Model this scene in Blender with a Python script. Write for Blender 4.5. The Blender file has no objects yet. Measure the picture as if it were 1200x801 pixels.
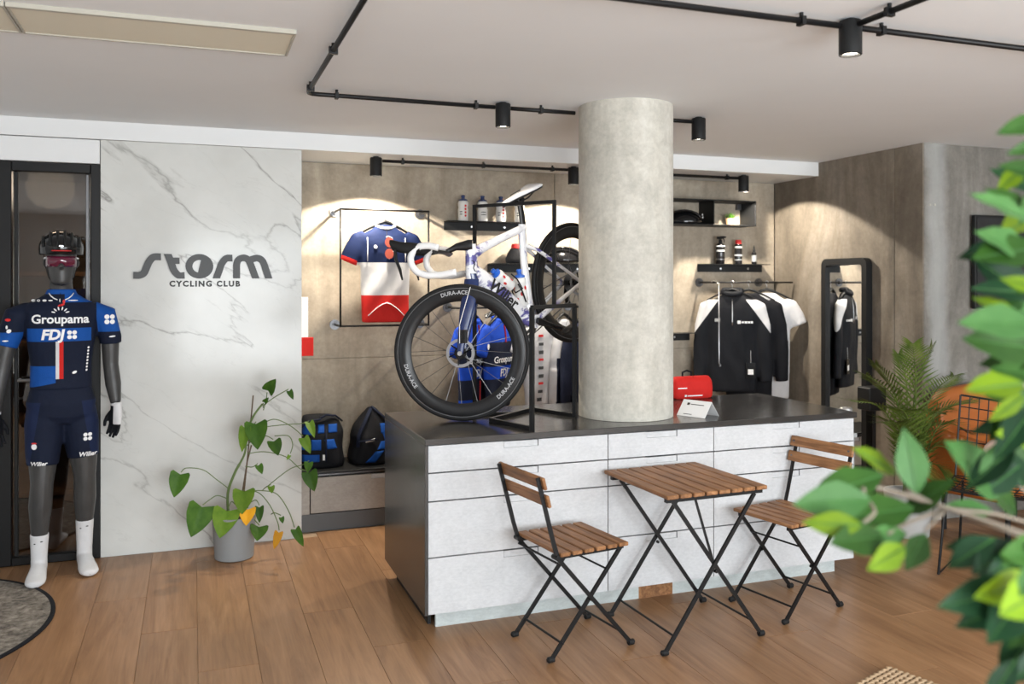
import bpy, bmesh, math, random
from mathutils import Vector, Matrix, Euler
from mathutils.bvhtree import BVHTree
sc = bpy.context.scene
C = sc.collection
R = math.radians
# ------------------------------------------------------------------ camera
cam_d = bpy.data.cameras.new('camera')
cam = bpy.data.objects.new('camera', cam_d)
C.objects.link(cam)
cam.location = (0, 0, 1.55)
cam.rotation_euler = (R(90), 0, -0.351)
cam_d.sensor_width = 36
cam_d.lens = 36 * 1022.8 / 1200
cam_d.shift_y = -69 / 1200
cam_d.clip_start = .05
cam_d.dof.use_dof = True
cam_d.dof.focus_distance = 4.3
cam_d.dof.aperture_fstop = 2.4
sc.camera = cam
# ------------------------------------------------------------------ world, daylight, exposure
wd = bpy.data.worlds.new('overcast_sky')
sc.world = wd
wd.use_nodes = True
wd.node_tree.nodes['Background'].inputs[0].default_value = (.86, .93, 1, 1)
wd.node_tree.nodes['Background'].inputs[1].default_value = 1.6
def area(name, loc, target, sx, sy, power, col):
    l = bpy.data.lights.new(name, 'AREA')
    l.shape = 'RECTANGLE'; l.size = sx; l.size_y = sy; l.energy = power; l.color = col
    o = bpy.data.objects.new(name, l); C.objects.link(o); o.location = loc
    o.rotation_euler = (Vector(target) - Vector(loc)).to_track_quat('-Z', 'Y').to_euler()
    return o
DAY = (.93, .97, 1)
area('window_daylight', (1.1, -2.02, 1.35), (1.1, 5, 3.4), 2.6, 2.0, 235, DAY)      # daylight in the street windows
area('window_daylight', (4.3, -2.02, 1.35), (4.0, 5, 3.4), 2.6, 2.0, 130, DAY)
area('window_daylight', (-2.92, 1.2, 1.4), (5, 1.2, 1.2), 2.4, 1.9, 10, DAY)
sc.view_settings.view_transform = 'Standard'
sc.view_settings.look = 'None'
sc.view_settings.gamma = 1
sc.view_settings.use_curve_mapping = False
sc.view_settings.exposure = 0.28
# ------------------------------------------------------------------ helpers
def tag(o, label=None, cat=None, group=None, kind=None):
    if label: o['label'] = label
    if cat: o['category'] = cat
    if group: o['group'] = group
    if kind: o['kind'] = kind
    return o
def thing(name, label, cat, loc=(0, 0, 0), rz=0, group=None):
    o = bpy.data.objects.new(name, None); C.objects.link(o)
    o.location = loc; o.rotation_euler = (0, 0, rz); o.empty_display_size = .05
    return tag(o, label, cat, group)
def link(name, me, mat=None, parent=None, loc=None):
    o = bpy.data.objects.new(name, me); C.objects.link(o)
    if mat is not None:
        for m in (mat if isinstance(mat, (list, tuple)) else [mat]):
            me.materials.append(m)
    if parent: o.parent = parent
    if loc: o.location = loc
    return o
def copy_tree(o, parent=None):
    c = o.copy(); C.objects.link(c); c.parent = parent
    for ch in list(o.children): copy_tree(ch, c)
    return c
def frame_of(d, ref=None):
    d = Vector(d).normalized()
    if ref is None: ref = Vector((0, 0, 1)) if abs(d.z) < .9 else Vector((1, 0, 0))
    u = Vector(ref).cross(d)
    if u.length < 1e-6: u = Vector((0, 1, 0)).cross(d)
    u.normalize(); v = d.cross(u).normalized()
    return u, v
class MB:
    def __init__(s): s.v = []; s.f = []; s.m = []
    def add(s, vs, fs, mi=0):
        n = len(s.v); s.v += [tuple(q) for q in vs]; s.f += [tuple(i + n for i in f) for f in fs]; s.m += [mi] * len(fs); return s
    def box(s, a, b, mi=0, M=None):
        (x0, y0, z0), (x1, y1, z1) = a, b
        vs = [(x0, y0, z0), (x1, y0, z0), (x1, y1, z0), (x0, y1, z0), (x0, y0, z1), (x1, y0, z1), (x1, y1, z1), (x0, y1, z1)]
        if M: vs = [M @ Vector(q) for q in vs]
        return s.add(vs, [(0, 3, 2, 1), (4, 5, 6, 7), (0, 1, 5, 4), (1, 2, 6, 5), (2, 3, 7, 6), (3, 0, 4, 7)], mi)
    def cbox(s, a, b, c=.004, mi=0, M=None):
        # box with chamfered edges
        (x0, y0, z0), (x1, y1, z1) = a, b
        bm = bmesh.new(); bmesh.ops.create_cube(bm, size=1)
        for q in bm.verts: q.co = Vector(((x0 + x1) / 2 + q.co.x * (x1 - x0), (y0 + y1) / 2 + q.co.y * (y1 - y0), (z0 + z1) / 2 + q.co.z * (z1 - z0)))
        bmesh.ops.bevel(bm, geom=bm.edges[:], offset=c, segments=1, affect='EDGES')
        return s.bm(bm, mi, M)
    def bm(s, bm, mi=0, M=None):
        bm.verts.index_update()
        vs = [(M @ q.co) if M else q.co.copy() for q in bm.verts]; fs = [[q.index for q in f.verts] for f in bm.faces]; bm.free()
        return s.add(vs, fs, mi)
    def loft(s, secs, n=12, cap=True, mi=0, p=2.0):
        # secs: (centre, u vector, v vector)
        vs = []; fs = []
        for c, u, v in secs:
            c = Vector(c); u = Vector(u); v = Vector(v)
            for k in range(n):
                a = 2 * math.pi * k / n; ca, sa = math.cos(a), math.sin(a)
                if p != 2: ca = math.copysign(abs(ca) ** (2 / p), ca); sa = math.copysign(abs(sa) ** (2 / p), sa)
                vs.append(c + u * ca + v * sa)
        m = len(secs)
        for i in range(m - 1):
            for k in range(n):
                fs.append((i * n + k, i * n + (k + 1) % n, (i + 1) * n + (k + 1) % n, (i + 1) * n + k))
        if cap:
            fs.append(tuple(reversed(range(n)))); fs.append(tuple((m - 1) * n + k for k in range(n)))
        return s.add(vs, fs, mi)
    def tube(s, pts, r, n=8, cap=True, mi=0, flat=1.0, ref=None, closed=False):
        pts = [Vector(q) for q in pts]; m = len(pts)
        rs = r if isinstance(r, (list, tuple)) else [r] * m
        secs = []; u = None
        for i in range(m):
            if closed: d = pts[(i + 1) % m] - pts[i - 1]
            else: d = pts[min(i + 1, m - 1)] - pts[max(i - 1, 0)]
            d.normalize()
            if u is None: u, v = frame_of(d, ref)
            else:
                u = u - d * u.dot(d)
                if u.length < 1e-6: u, _ = frame_of(d, ref)
                u.normalize(); v = d.cross(u)
            secs.append((pts[i], u * rs[i], v * rs[i] * flat))
        if closed: secs.append(secs[0]); cap = False
        return s.loft(secs, n, cap, mi)
    def cyl(s, a, b, r, n=16, mi=0, r2=None):
        return s.tube([a, b], [r, r if r2 is None else r2], n, mi=mi)
    def lathe(s, prof, n=24, c=(0, 0, 0), mi=0, M=None, cap=True):
        vs = []; fs = []; c = Vector(c)
        for r_, z in prof:
            for k in range(n):
                a = 2 * math.pi * k / n; q = c + Vector((r_ * math.cos(a), r_ * math.sin(a), z)); vs.append(M @ q if M else q)
        for i in range(len(prof) - 1):
            for k in range(n):
                fs.append((i * n + k, i * n + (k + 1) % n, (i + 1) * n + (k + 1) % n, (i + 1) * n + k))
        if cap and prof[0][0] > 1e-5: fs.append(tuple(reversed(range(n))))
        if cap and prof[-1][0] > 1e-5: fs.append(tuple((len(prof) - 1) * n + k for k in range(n)))
        return s.add(vs, fs, mi)
    def prism(s, poly, a, b, ax='y', mi=0, M=None):
        # poly of 2D points extruded between a and b along axis
        n = len(poly)
        def P(q, t):
            w = {'y': (q[0], t, q[1]), 'z': (q[0], q[1], t), 'x': (t, q[0], q[1])}[ax]
            return M @ Vector(w) if M else Vector(w)
        vs = [P(q, a) for q in poly] + [P(q, b) for q in poly]
        fs = [tuple(range(n)), tuple(reversed(range(n, 2 * n)))] + [(i, i + n, (i + 1) % n + n, (i + 1) % n) for i in range(n)]
        return s.add(vs, fs, mi)
    def mesh(s, name, smooth=False, fix=True):
        me = bpy.data.meshes.new(name); me.from_pydata(s.v, [], s.f)
        if any(s.m): me.polygons.foreach_set('material_index', s.m)
        if fix:
            bm = bmesh.new(); bm.from_mesh(me); bmesh.ops.recalc_face_normals(bm, faces=bm.faces); bm.to_mesh(me); bm.free()
        if smooth:
            me.polygons.foreach_set('use_smooth', [True] * len(me.polygons))
            if smooth != 'all':
                try: me.set_sharp_from_angle(angle=R(smooth if smooth is not True else 40))
                except Exception: pass
        me.update(); return me
    def build(s, name, mat=None, parent=None, smooth=False, loc=None):
        return link(name, s.mesh(name, smooth), mat, parent, loc)
DG = None
def evaluated(me, mods):
    o = bpy.data.objects.new('tmp', me); C.objects.link(o)
    for t, kw in mods:
        m = o.modifiers.new(t, t)
        for k, v in kw.items(): setattr(m, k, v)
    dg = bpy.context.evaluated_depsgraph_get(); dg.update()
    n = bpy.data.meshes.new_from_object(o.evaluated_get(dg))
    bpy.data.objects.remove(o); return n
def blob(mb, voxel=.01, it=4, fac=.5):
    me = mb.mesh('blob')
    n = evaluated(me, [('REMESH', dict(mode='VOXEL', voxel_size=voxel)), ('SMOOTH', dict(factor=fac, iterations=it))])
    n.polygons.foreach_set('use_smooth', [True] * len(n.polygons)); return n
def paint(me, planes, fn, mats, tri=False):
    # cut the mesh along planes ((co),(no)) and give every face the material that fn(centre, normal) says
    bm = bmesh.new(); bm.from_mesh(me)
    for co, no in planes:
        bmesh.ops.bisect_plane(bm, geom=bm.verts[:] + bm.edges[:] + bm.faces[:], plane_co=co, plane_no=no)
    bm.normal_update()
    for f in bm.faces: f.material_index = fn(f.calc_center_median(), f.normal); f.smooth = True
    bm.to_mesh(me); bm.free()
    for m in mats: me.materials.append(m)
    return me
def text_geo(s, size=.1, bold=0, align='CENTER', shear=0, res=3, spacing=1):
    cu = bpy.data.curves.new('txt', 'FONT'); cu.body = s; cu.size = size; cu.align_x = align; cu.offset = bold; cu.shear = shear; cu.resolution_u = res; cu.space_character = spacing
    o = bpy.data.objects.new('txt', cu); C.objects.link(o)
    dg = bpy.context.evaluated_depsgraph_get(); dg.update()
    me = bpy.data.meshes.new_from_object(o.evaluated_get(dg))
    bm = bmesh.new(); bm.from_mesh(me); bmesh.ops.remove_doubles(bm, verts=bm.verts, dist=1e-5); bmesh.ops.triangulate(bm, faces=bm.faces)
    bm.verts.index_update()
    vs = [q.co.copy() for q in bm.verts]; fs = [[q.index for q in f.verts] for f in bm.faces]; bm.free()
    bpy.data.objects.remove(o); bpy.data.curves.remove(cu); bpy.data.meshes.remove(me)
    return vs, fs
def text(mb, s, size, fn, bold=0, align='CENTER', shear=0, mi=0, spacing=1):
    # fn maps flat text coordinates (x, y) to a point
    vs, fs = text_geo(s, size, bold, align, shear, spacing=spacing)
    return mb.add([fn(q.x, q.y) for q in vs], fs, mi)
def on_surface(bvh, off=.003, back=1.0, y0=-1.0):
    # maps (x, z) to the front (-y side) of a surface
    def f(x, z):
        h = bvh.ray_cast(Vector((x, y0, z)), Vector((0, 1, 0)), 3)[0]
        return Vector((x, (h.y if h else 0) - off, z))
    return f
def bvh_of(me):
    return BVHTree.FromPolygons([q.co.copy() for q in me.vertices], [tuple(p.vertices) for p in me.polygons])
# ------------------------------------------------------------------ materials
M = {}
def mat(name, col=(.5, .5, .5), rough=.5, metal=0, spec=.5, trans=0, emit=None, es=0, coat=0, ior=None, sheen=0):
    m = bpy.data.materials.new(name); m.use_nodes = True
    b = m.node_tree.nodes['Principled BSDF']
    b.inputs['Base Color'].default_value = (*col, 1); b.inputs['Roughness'].default_value = rough; b.inputs['Metallic'].default_value = metal
    b.inputs['Specular IOR Level'].default_value = spec; b.inputs['Transmission Weight'].default_value = trans
    b.inputs['Coat Weight'].default_value = coat; b.inputs['Sheen Weight'].default_value = sheen
    if ior: b.inputs['IOR'].default_value = ior
    if emit: b.inputs['Emission Color'].default_value = (*emit, 1); b.inputs['Emission Strength'].default_value = es
    M[name] = m; return m
class NT:
    def __init__(s, m): s.t = m.node_tree; s.b = s.t.nodes['Principled BSDF']
    def n(s, typ, **kw):
        x = s.t.nodes.new(typ)
        for k, v in kw.items():
            if k.startswith('i_'): x.inputs[k[2:].replace('_', ' ')].default_value = v
            else: setattr(x, k, v)
        return x
    def l(s, a, b): s.t.links.new(a, b)
    def coord(s, kind='Object', scale=(1, 1, 1), rot=(0, 0, 0)):
        c = s.n('ShaderNodeTexCoord'); m = s.n('ShaderNodeMapping'); m.inputs['Scale'].default_value = scale; m.inputs['Rotation'].default_value = rot
        s.l(c.outputs[kind], m.inputs['Vector']); return m.outputs['Vector']
    def noise(s, vec, scale, detail=4, rough=.55, dist=0):
        x = s.n('ShaderNodeTexNoise'); x.inputs['Scale'].default_value = scale; x.inputs['Detail'].default_value = detail; x.inputs['Roughness'].default_value = rough; x.inputs['Distortion'].default_value = dist
        if vec is not None: s.l(vec, x.inputs['Vector'])
        return x.outputs['Fac']
    def ramp(s, fac, stops):
        x = s.n('ShaderNodeValToRGB'); e = x.color_ramp.elements
        while len(e) < len(stops): e.new(.5)
        for q, (p, c) in zip(e, stops): q.position = p; q.color = (*c, 1) if len(c) == 3 else c
        s.l(fac, x.inputs['Fac']); return x.outputs['Color']
    def mix(s, fac, a, b, mode='MIX'):
        x = s.n('ShaderNodeMix', data_type='RGBA', blend_type=mode)
        for sock, val in ((x.inputs[0], fac), (x.inputs[6], a), (x.inputs[7], b)):
            if isinstance(val, (int, float)): sock.default_value = val
            elif isinstance(val, (tuple, list)): sock.default_value = (*val, 1) if len(val) == 3 else val
            else: s.l(val, sock)
        return x.outputs[2]
    def math(s, op, a, b=0.0):
        x = s.n('ShaderNodeMath', operation=op)
        for i, v in enumerate((a, b)):
            if isinstance(v, (int, float)): x.inputs[i].default_value = v
            else: s.l(v, x.inputs[i])
        return x.outputs[0]
    def bump(s, h, strength=.2, dist=.01):
        x = s.n('ShaderNodeBump'); x.inputs['Strength'].default_value = strength; x.inputs['Distance'].default_value = dist
        s.l(h, x.inputs['Height']); s.l(x.outputs['Normal'], s.b.inputs['Normal'])
    def color(s, c): s.l(c, s.b.inputs['Base Color'])
    def rough(s, c): s.l(c, s.b.inputs['Roughness'])
def concrete(name, a, b, c, rough=.75, streak=(2.2, 2.2, .5)):
    m = mat(name, b, rough, spec=.35); t = NT(m)
    v = t.coord('Object', streak); v2 = t.coord('Object')
    big = t.noise(v, 1.6, 6, .6, .6); fine = t.noise(v2, 38, 5, .7); mid = t.noise(v2, 7, 6, .65, .4)
    col = t.ramp(big, [(.28, a), (.5, b), (.74, c)])
    col = t.mix(.42, col, t.ramp(mid, [(.25, (.28, .28, .28)), (.55, (.55, .55, .55)), (.8, (.75, .75, .75))]), 'OVERLAY')
    col = t.mix(.22, col, t.ramp(fine, [(.3, (.25, .25, .25)), (.7, (.75, .75, .75))]), 'OVERLAY')
    t.color(col); t.bump(t.mix(.5, mid, fine), .12, .01); return m
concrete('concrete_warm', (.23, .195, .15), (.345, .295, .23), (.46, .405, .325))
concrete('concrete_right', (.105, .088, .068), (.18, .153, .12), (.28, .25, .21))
concrete('concrete_side', (.12, .113, .10), (.20, .187, .165), (.33, .325, .31))
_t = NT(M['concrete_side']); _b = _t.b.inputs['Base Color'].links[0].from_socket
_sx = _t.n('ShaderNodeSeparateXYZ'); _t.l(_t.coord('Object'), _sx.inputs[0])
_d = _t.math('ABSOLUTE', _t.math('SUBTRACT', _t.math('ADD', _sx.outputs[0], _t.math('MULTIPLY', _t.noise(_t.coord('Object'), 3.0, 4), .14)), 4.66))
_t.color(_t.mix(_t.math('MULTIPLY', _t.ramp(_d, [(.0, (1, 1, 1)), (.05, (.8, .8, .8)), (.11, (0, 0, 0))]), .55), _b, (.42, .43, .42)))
concrete('concrete_column', (.40, .385, .335), (.49, .47, .415), (.57, .55, .495), streak=(3.5, 3.5, .5))
def marble():
    m = mat('marble', (.6, .6, .57), .12, spec=.22); t = NT(m)
    v = t.coord('Object', (1, 1, 1), (0, R(-36), 0))
    v2 = t.n('ShaderNodeMapping'); v2.inputs['Scale'].default_value = (.55, 1, 2.1); t.l(v, v2.inputs['Vector'])
    n1 = t.noise(v2.outputs[0], .95, 9, .52, .35); n2 = t.noise(v2.outputs[0], 2.7, 8, .6, .6); big = t.noise(v, 1.4, 3)
    w1 = t.ramp(t.math('ABSOLUTE', t.math('SUBTRACT', n1, .5)), [(0, (.8, .8, .8)), (.004, (.3, .3, .3)), (.011, (0, 0, 0))])
    w2 = t.ramp(t.math('ABSOLUTE', t.math('SUBTRACT', n2, .47)), [(0, (.3, .3, .3)), (.003, (.12, .12, .12)), (.008, (0, 0, 0))])
    mk = t.ramp(big, [(.42, (0, 0, 0)), (.6, (1, 1, 1))])
    base = t.ramp(t.noise(v, 3, 5), [(.3, (.575, .58, .555)), (.7, (.65, .655, .63))])
    col = t.mix(t.math('MULTIPLY', w1, t.math('MULTIPLY_ADD', mk, .55)), base, (.22, .215, .2))
    col = t.mix(t.math('MULTIPLY', w2, .5), col, (.3, .29, .27))
    t.color(col); return m
marble()
def plank_mat():
    m = mat('oak_plank', (.3, .17, .09), .38, spec=.45); t = NT(m)
    tc = t.n('ShaderNodeTexCoord'); oi = t.n('ShaderNodeObjectInfo')
    ad = t.n('ShaderNodeVectorMath', operation='ADD'); cb = t.n('ShaderNodeCombineXYZ')
    t.l(t.math('MULTIPLY', oi.outputs['Random'], 37.0), cb.inputs[0]); t.l(t.math('MULTIPLY', oi.outputs['Random'], 91.0), cb.inputs[1])
    t.l(tc.outputs['Object'], ad.inputs[0]); t.l(cb.outputs[0], ad.inputs[1])
    mp = t.n('ShaderNodeMapping'); mp.inputs['Scale'].default_value = (9, .8, 1); t.l(ad.outputs[0], mp.inputs['Vector'])
    g1 = t.noise(mp.outputs[0], 1.3, 8, .62, 1.2)
    mp2 = t.n('ShaderNodeMapping'); mp2.inputs['Scale'].default_value = (60, 1.6, 1); t.l(ad.outputs[0], mp2.inputs['Vector'])
    g2 = t.noise(mp2.outputs[0], 1.6, 6, .65)
    cloud = t.noise(ad.outputs[0], 2.4, 3)
    col = t.ramp(g1, [(.25, (.185, .090, .040)), (.5, (.285, .152, .072)), (.75, (.365, .205, .104))])
    col = t.mix(.4, col, t.ramp(g2, [(.3, (.33, .33, .33)), (.7, (.66, .66, .66))]), 'OVERLAY')
    col = t.mix(.25, col, t.ramp(cloud, [(.3, (.38, .38, .38)), (.7, (.64, .64, .64))]), 'OVERLAY')
    hv = t.n('ShaderNodeHueSaturation'); t.l(col, hv.inputs['Color']); t.l(t.math('MULTIPLY_ADD', oi.outputs['Random'], .16), hv.inputs['Value'])
    hv.inputs['Value'].default_value = 1
    x = [n for n in t.t.nodes if n.type == 'MATH' and n.operation == 'MULTIPLY_ADD'][-1]; x.inputs[2].default_value = .94
    t.color(hv.outputs[0]); t.bump(t.mix(.5, g1, g2), .08, .004)
    t.rough(t.ramp(g1, [(.2, (.44, .44, .44)), (.8, (.32, .32, .32))])); return m
plank_mat()
def slat_mat():
    m = mat('acacia', (.32, .15, .06), .5, spec=.35); t = NT(m)
    oi = t.n('ShaderNodeObjectInfo'); tc = t.n('ShaderNodeTexCoord')
    ad = t.n('ShaderNodeVectorMath', operation='ADD'); cb = t.n('ShaderNodeCombineXYZ')
    for i in range(3): t.l(t.math('MULTIPLY', oi.outputs['Random'], 13.0 + 9 * i), cb.inputs[i])
    t.l(tc.outputs['Object'], ad.inputs[0]); t.l(cb.outputs[0], ad.inputs[1])
    mp = t.n('ShaderNodeMapping'); mp.inputs['Scale'].default_value = (30, 2.2, 30); t.l(ad.outputs[0], mp.inputs['Vector'])
    g = t.noise(mp.outputs[0], 1.5, 7, .6, .8); pl = t.noise(ad.outputs[0], 7, 3)
    col = t.ramp(g, [(.25, (.10, .042, .017)), (.5, (.255, .118, .048)), (.8, (.42, .22, .10))])
    col = t.mix(.5, col, t.ramp(pl, [(.3, (.28, .28, .28)), (.7, (.7, .7, .7))]), 'OVERLAY')
    t.color(col); t.bump(g, .15, .003); return m
slat_mat()
def drawer_mat(name, a, b, rough=.6):
    m = mat(name, a, rough, spec=.35); t = NT(m); v = t.coord('Object', (1, 1, 2.0))
    n = t.noise(v, 5, 7, .7, .5); f = t.noise(v, 45, 4, .7)
    col = t.ramp(n, [(.3, a), (.7, b)])
    col = t.mix(.25, col, t.ramp(f, [(.3, (.3, .3, .3)), (.7, (.7, .7, .7))]), 'OVERLAY'); t.color(col); t.bump(f, .08, .003); return m
drawer_mat('drawer_white', (.48, .487, .497), (.56, .567, .577))
drawer_mat('drawer_grey', (.33, .305, .275), (.44, .41, .375))
drawer_mat('plinth_pale', (.42, .46, .46), (.50, .54, .53))
def worktop_mat():
    m = mat('worktop', (.06, .058, .055), .22, spec=.55); t = NT(m); v = t.coord('Object')
    n = t.noise(v, 4, 6, .65, .4); t.color(t.ramp(n, [(.3, (.026, .025, .024)), (.7, (.040, .038, .036))]))
    t.rough(t.ramp(t.noise(v, 18, 5), [(.3, (.17, .17, .17)), (.7, (.21, .21, .21))])); return m
worktop_mat()
def ceil_mat():
    m = mat('ceiling_plaster', (.62, .61, .595), .85, spec=.2); t = NT(m); v = t.coord('Object')
    n = t.noise(v, 1.1, 4); t.color(t.ramp(n, [(.3, (.765, .785, .795)), (.7, (.80, .82, .83))])); t.bump(t.noise(v, 55, 4), .04, .004); return m
ceil_mat()
mat('white_paint', (.74, .75, .75), .55, spec=.35)
mat('black_metal', (.006, .006, .0065), .45, spec=.3)
mat('black_satin', (.010, .0105, .011), .5, spec=.3)
mat('black_gloss', (.008, .008, .009), .15)
mat('steel', (.55, .55, .56), .3, metal=1)
mat('steel_dark', (.16, .16, .165), .38, metal=1)
mat('rubber', (.008, .008, .0085), .65, spec=.3)
mat('carbon', (.009, .009, .010), .35, spec=.4)
mat('white_plastic', (.78, .78, .78), .35)
mat('white_gloss', (.80, .80, .82), .2, coat=.5)
mat('navy_gloss', (.012, .026, .10), .22, coat=.5)
mat('grout', (.46, .33, .22), .9)
mat('lens', (1, .95, .85), .4, emit=(1, .9, .74), es=14)
mat('letter_grey', (.055, .058, .06), .5)
mat('letter_black', (.012, .012, .012), .5)
mat('print_white', (.82, .82, .82), .6)
mat('print_red', (.62, .02, .02), .55)
mat('print_blue', (.02, .10, .42), .55)
def cloth(name, col, rough=.75, fold=.0):
    m = mat(name, col, rough, spec=.2); t = NT(m); v = t.coord('Object')
    n = t.noise(v, 14, 4, .6, .5); w = t.noise(v, 260, 2)
    t.color(t.mix(.18, (*col, 1), t.ramp(n, [(.3, (.3, .3, .3)), (.7, (.7, .7, .7))]), 'OVERLAY')); t.bump(t.mix(.25, n, w), .35, .012); return m
cloth('navy_cloth', (.006, .010, .026)); cloth('blue_cloth', (.006, .065, .30)); cloth('black_cloth', (.006, .0065, .009))
cloth('white_cloth', (.62, .62, .63)); cloth('red_cloth', (.55, .02, .016)); cloth('tricolor_blue', (.005, .013, .055)); cloth('grey_cloth', (.34, .35, .35))
cloth('indigo_cloth', (.010, .018, .055)); cloth('bright_blue_cloth', (.008, .055, .42)); cloth('charcoal_cloth', (.008, .009, .012))
def skin_mat():
    m = mat('mannequin_grey', (.055, .055, .055), .42, spec=.45); t = NT(m); v = t.coord('Object', (1, 1, .25))
    n = t.noise(v, 26, 5); t.color(t.ramp(n, [(.3, (.036, .036, .036)), (.7, (.055, .054, .053))])); return m
skin_mat()
def leaf_mat(name, a, b, rough=.42, vein=None):
    m = mat(name, a, rough + .08, spec=.14); t = NT(m); oi = t.n('ShaderNodeObjectInfo'); v = t.coord('Object')
    n = t.noise(v, 16, 4); col = t.ramp(n, [(.3, a), (.7, b)])
    hv = t.n('ShaderNodeHueSaturation'); t.l(col, hv.inputs['Color'])
    x = t.n('ShaderNodeMath', operation='MULTIPLY_ADD'); t.l(oi.outputs['Random'], x.inputs[0]); x.inputs[1].default_value = .45; x.inputs[2].default_value = .78; t.l(x.outputs[0], hv.inputs['Value'])
    t.color(hv.outputs[0]); t.b.inputs['Subsurface Weight'].default_value = 0; return m
leaf_mat('leaf_monstera', (.025, .075, .008), (.065, .14, .016)); leaf_mat('leaf_lime', (.08, .17, .015), (.16, .26, .03)); leaf_mat('leaf_yellow', (.62, .28, .015), (.70, .36, .03))
leaf_mat('leaf_palm', (.045, .08, .012), (.12, .165, .03)); leaf_mat('leaf_ficus', (.014, .048, .007), (.032, .085, .013), .35); leaf_mat('leaf_ficus_pale', (.03, .095, .022), (.06, .145, .04), .35)
leaf_mat('leaf_ficus_lime', (.09, .165, .006), (.15, .23, .010), .35); leaf_mat('leaf_ficus_dark', (.005, .022, .008), (.010, .038, .014), .35)
mat('stem_green', (.10, .16, .04), .5); mat('stem_brown', (.10, .065, .035), .7); mat('twig_grey', (.20, .165, .125), .7)
mat('soil', (.025, .017, .011), .95)
mat('pot_grey', (.25, .26, .265), .65); NT(M['pot_grey']).bump(NT(M['pot_grey']).noise(None, 60), .1, .004)
# ================================================================== THE ROOM
ZC, ZB = 2.4625, 2.361
YM, YN = 5.43, 5.95
def struct(name, mb, m, smooth=False):
    return tag(mb.build(name, m, smooth=smooth), kind='structure')
# floor: a screed with oak-look planks laid on it
fl = MB().box((-3, 1.0, -.08), (8, 6.0, -.006)).box((-3, -2.1, -.08), (8, 1.0, -.001), 1)
floor = struct('floor', fl, [M['grout'], M['oak_plank']])
PW_, PL_ = .234, 1.46
cache = {}
def plank(x0, y0, y1):
    L = round(y1 - y0, 3)
    if L not in cache:
        cache[L] = MB().cbox((.0007, .0012, -.006), (PW_ - .0007, L - .0012, 0), .0006).mesh('plank'); cache[L].materials.append(M['oak_plank'])
    o = link('plank', cache[L], None, floor); o.location = (x0, y0, 0)
for i in range(-9, 28):
    x0 = -.447 + PW_ * i; xm = x0 + PW_ / 2
    ymax = 5.425 if xm < .62 else (5.525 if xm < 4.46 else 4.405)
    j = (4.67 - .487 * i) % PL_ - PL_
    ys = []
    y = j
    while y < ymax + PL_: ys.append(y); y += PL_
    for a, b in zip(ys, ys[1:]):
        a = max(a, 1.0); b = min(b, ymax)
        if b - a > .02: plank(x0, a, b)
struct('ceiling', MB().box((-3, -2.1, ZC), (8, 6.4, ZC + .1)), M['ceiling_plaster'])
# niche wall of cast concrete panels
wb = struct('wall_back', MB().box((.624, YN + .012, 0), (4.46, YN + .15, ZB)), M['concrete_warm'])
seams_x = [.626, 2.513, 4.458]; seams_z = [0, 1.04, ZB]
for x0, x1 in zip(seams_x, seams_x[1:]):
    for z0, z1 in zip(seams_z, seams_z[1:]):
        MB().cbox((x0 + .0015, YN, z0 + .0015), (x1 - .0015, YN + .012, z1 - .0015), .003).build('concrete_panel', M['concrete_warm'], wb)
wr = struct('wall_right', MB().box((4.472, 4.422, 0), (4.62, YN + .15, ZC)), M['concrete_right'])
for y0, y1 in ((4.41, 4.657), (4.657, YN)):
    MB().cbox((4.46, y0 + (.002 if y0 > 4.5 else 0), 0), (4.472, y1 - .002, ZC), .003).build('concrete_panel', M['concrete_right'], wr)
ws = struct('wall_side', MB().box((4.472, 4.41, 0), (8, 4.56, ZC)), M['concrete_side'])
for q in ((4.52, 2.06), (4.56, 2.062)):   # two tie holes in the cast wall
    MB().cyl((q[0], 4.412, q[1]), (q[0], 4.407, q[1]), .008, 10).build('tie_hole_plug', M['concrete_column'], ws)
# white bulkhead whose underside is the niche ceiling
struct('trim_1', MB().box((-3, YM - .012, ZB), (4.46, YN + .15, ZC)), M['white_paint'])
wm = struct('wall_marble', MB().box((-.487, YM, 0), (.624, YN + .15, ZB - .002)), M['marble'])
struct('trim_2', MB().cbox((-3, YM - .002, 2.223), (-.491, YM + .15, ZB - .004), .002), M['white_paint'])
# glazed door with a black frame
def glass_mat(name, tint, refl=.06, rough=0.0):
    m = bpy.data.materials.new(name); m.use_nodes = True; t = m.node_tree; t.nodes.clear()
    o = t.nodes.new('ShaderNodeOutputMaterial'); mx = t.nodes.new('ShaderNodeMixShader'); tr = t.nodes.new('ShaderNodeBsdfTransparent'); gl = t.nodes.new('ShaderNodeBsdfGlossy')
    fr = t.nodes.new('ShaderNodeFresnel'); fr.inputs['IOR'].default_value = 1.5 + refl * 3
    tr.inputs[0].default_value = (*tint, 1); gl.inputs['Roughness'].default_value = rough
    t.links.new(fr.outputs[0], mx.inputs[0]); t.links.new(tr.outputs[0], mx.inputs[1]); t.links.new(gl.outputs[0], mx.inputs[2]); t.links.new(mx.outputs[0], o.inputs[0])
    M[name] = m; return m
glass_mat('door_glass', (.42, .41, .39), .25); glass_mat('clear_glass', (.9, .92, .92), .02)
d = bpy.data.objects.new('door_1', None); C.objects.link(d); d.location = (-.76, YM, 0); tag(d, kind='structure')
f = MB()
f.cbox((-.30, -.004, 0), (-.17, .06, 2.22), .004).cbox((.222, -.004, 0), (.272, .06, 2.22), .004)
f.cbox((-.17, -.004, 2.165), (.222, .06, 2.22), .004).cbox((-.17, -.004, 0), (.222, .06, .045), .004)
f.build('door_frame', M['black_metal'], d)
MB().cbox((-.158, .004, .05), (-.140, .04, 2.16), .003).build('door_stile', M['black_satin'], d)
MB().cbox((.196, .004, .05), (.214, .04, 2.16), .003).build('door_stile', M['steel_dark'], d)
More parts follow.
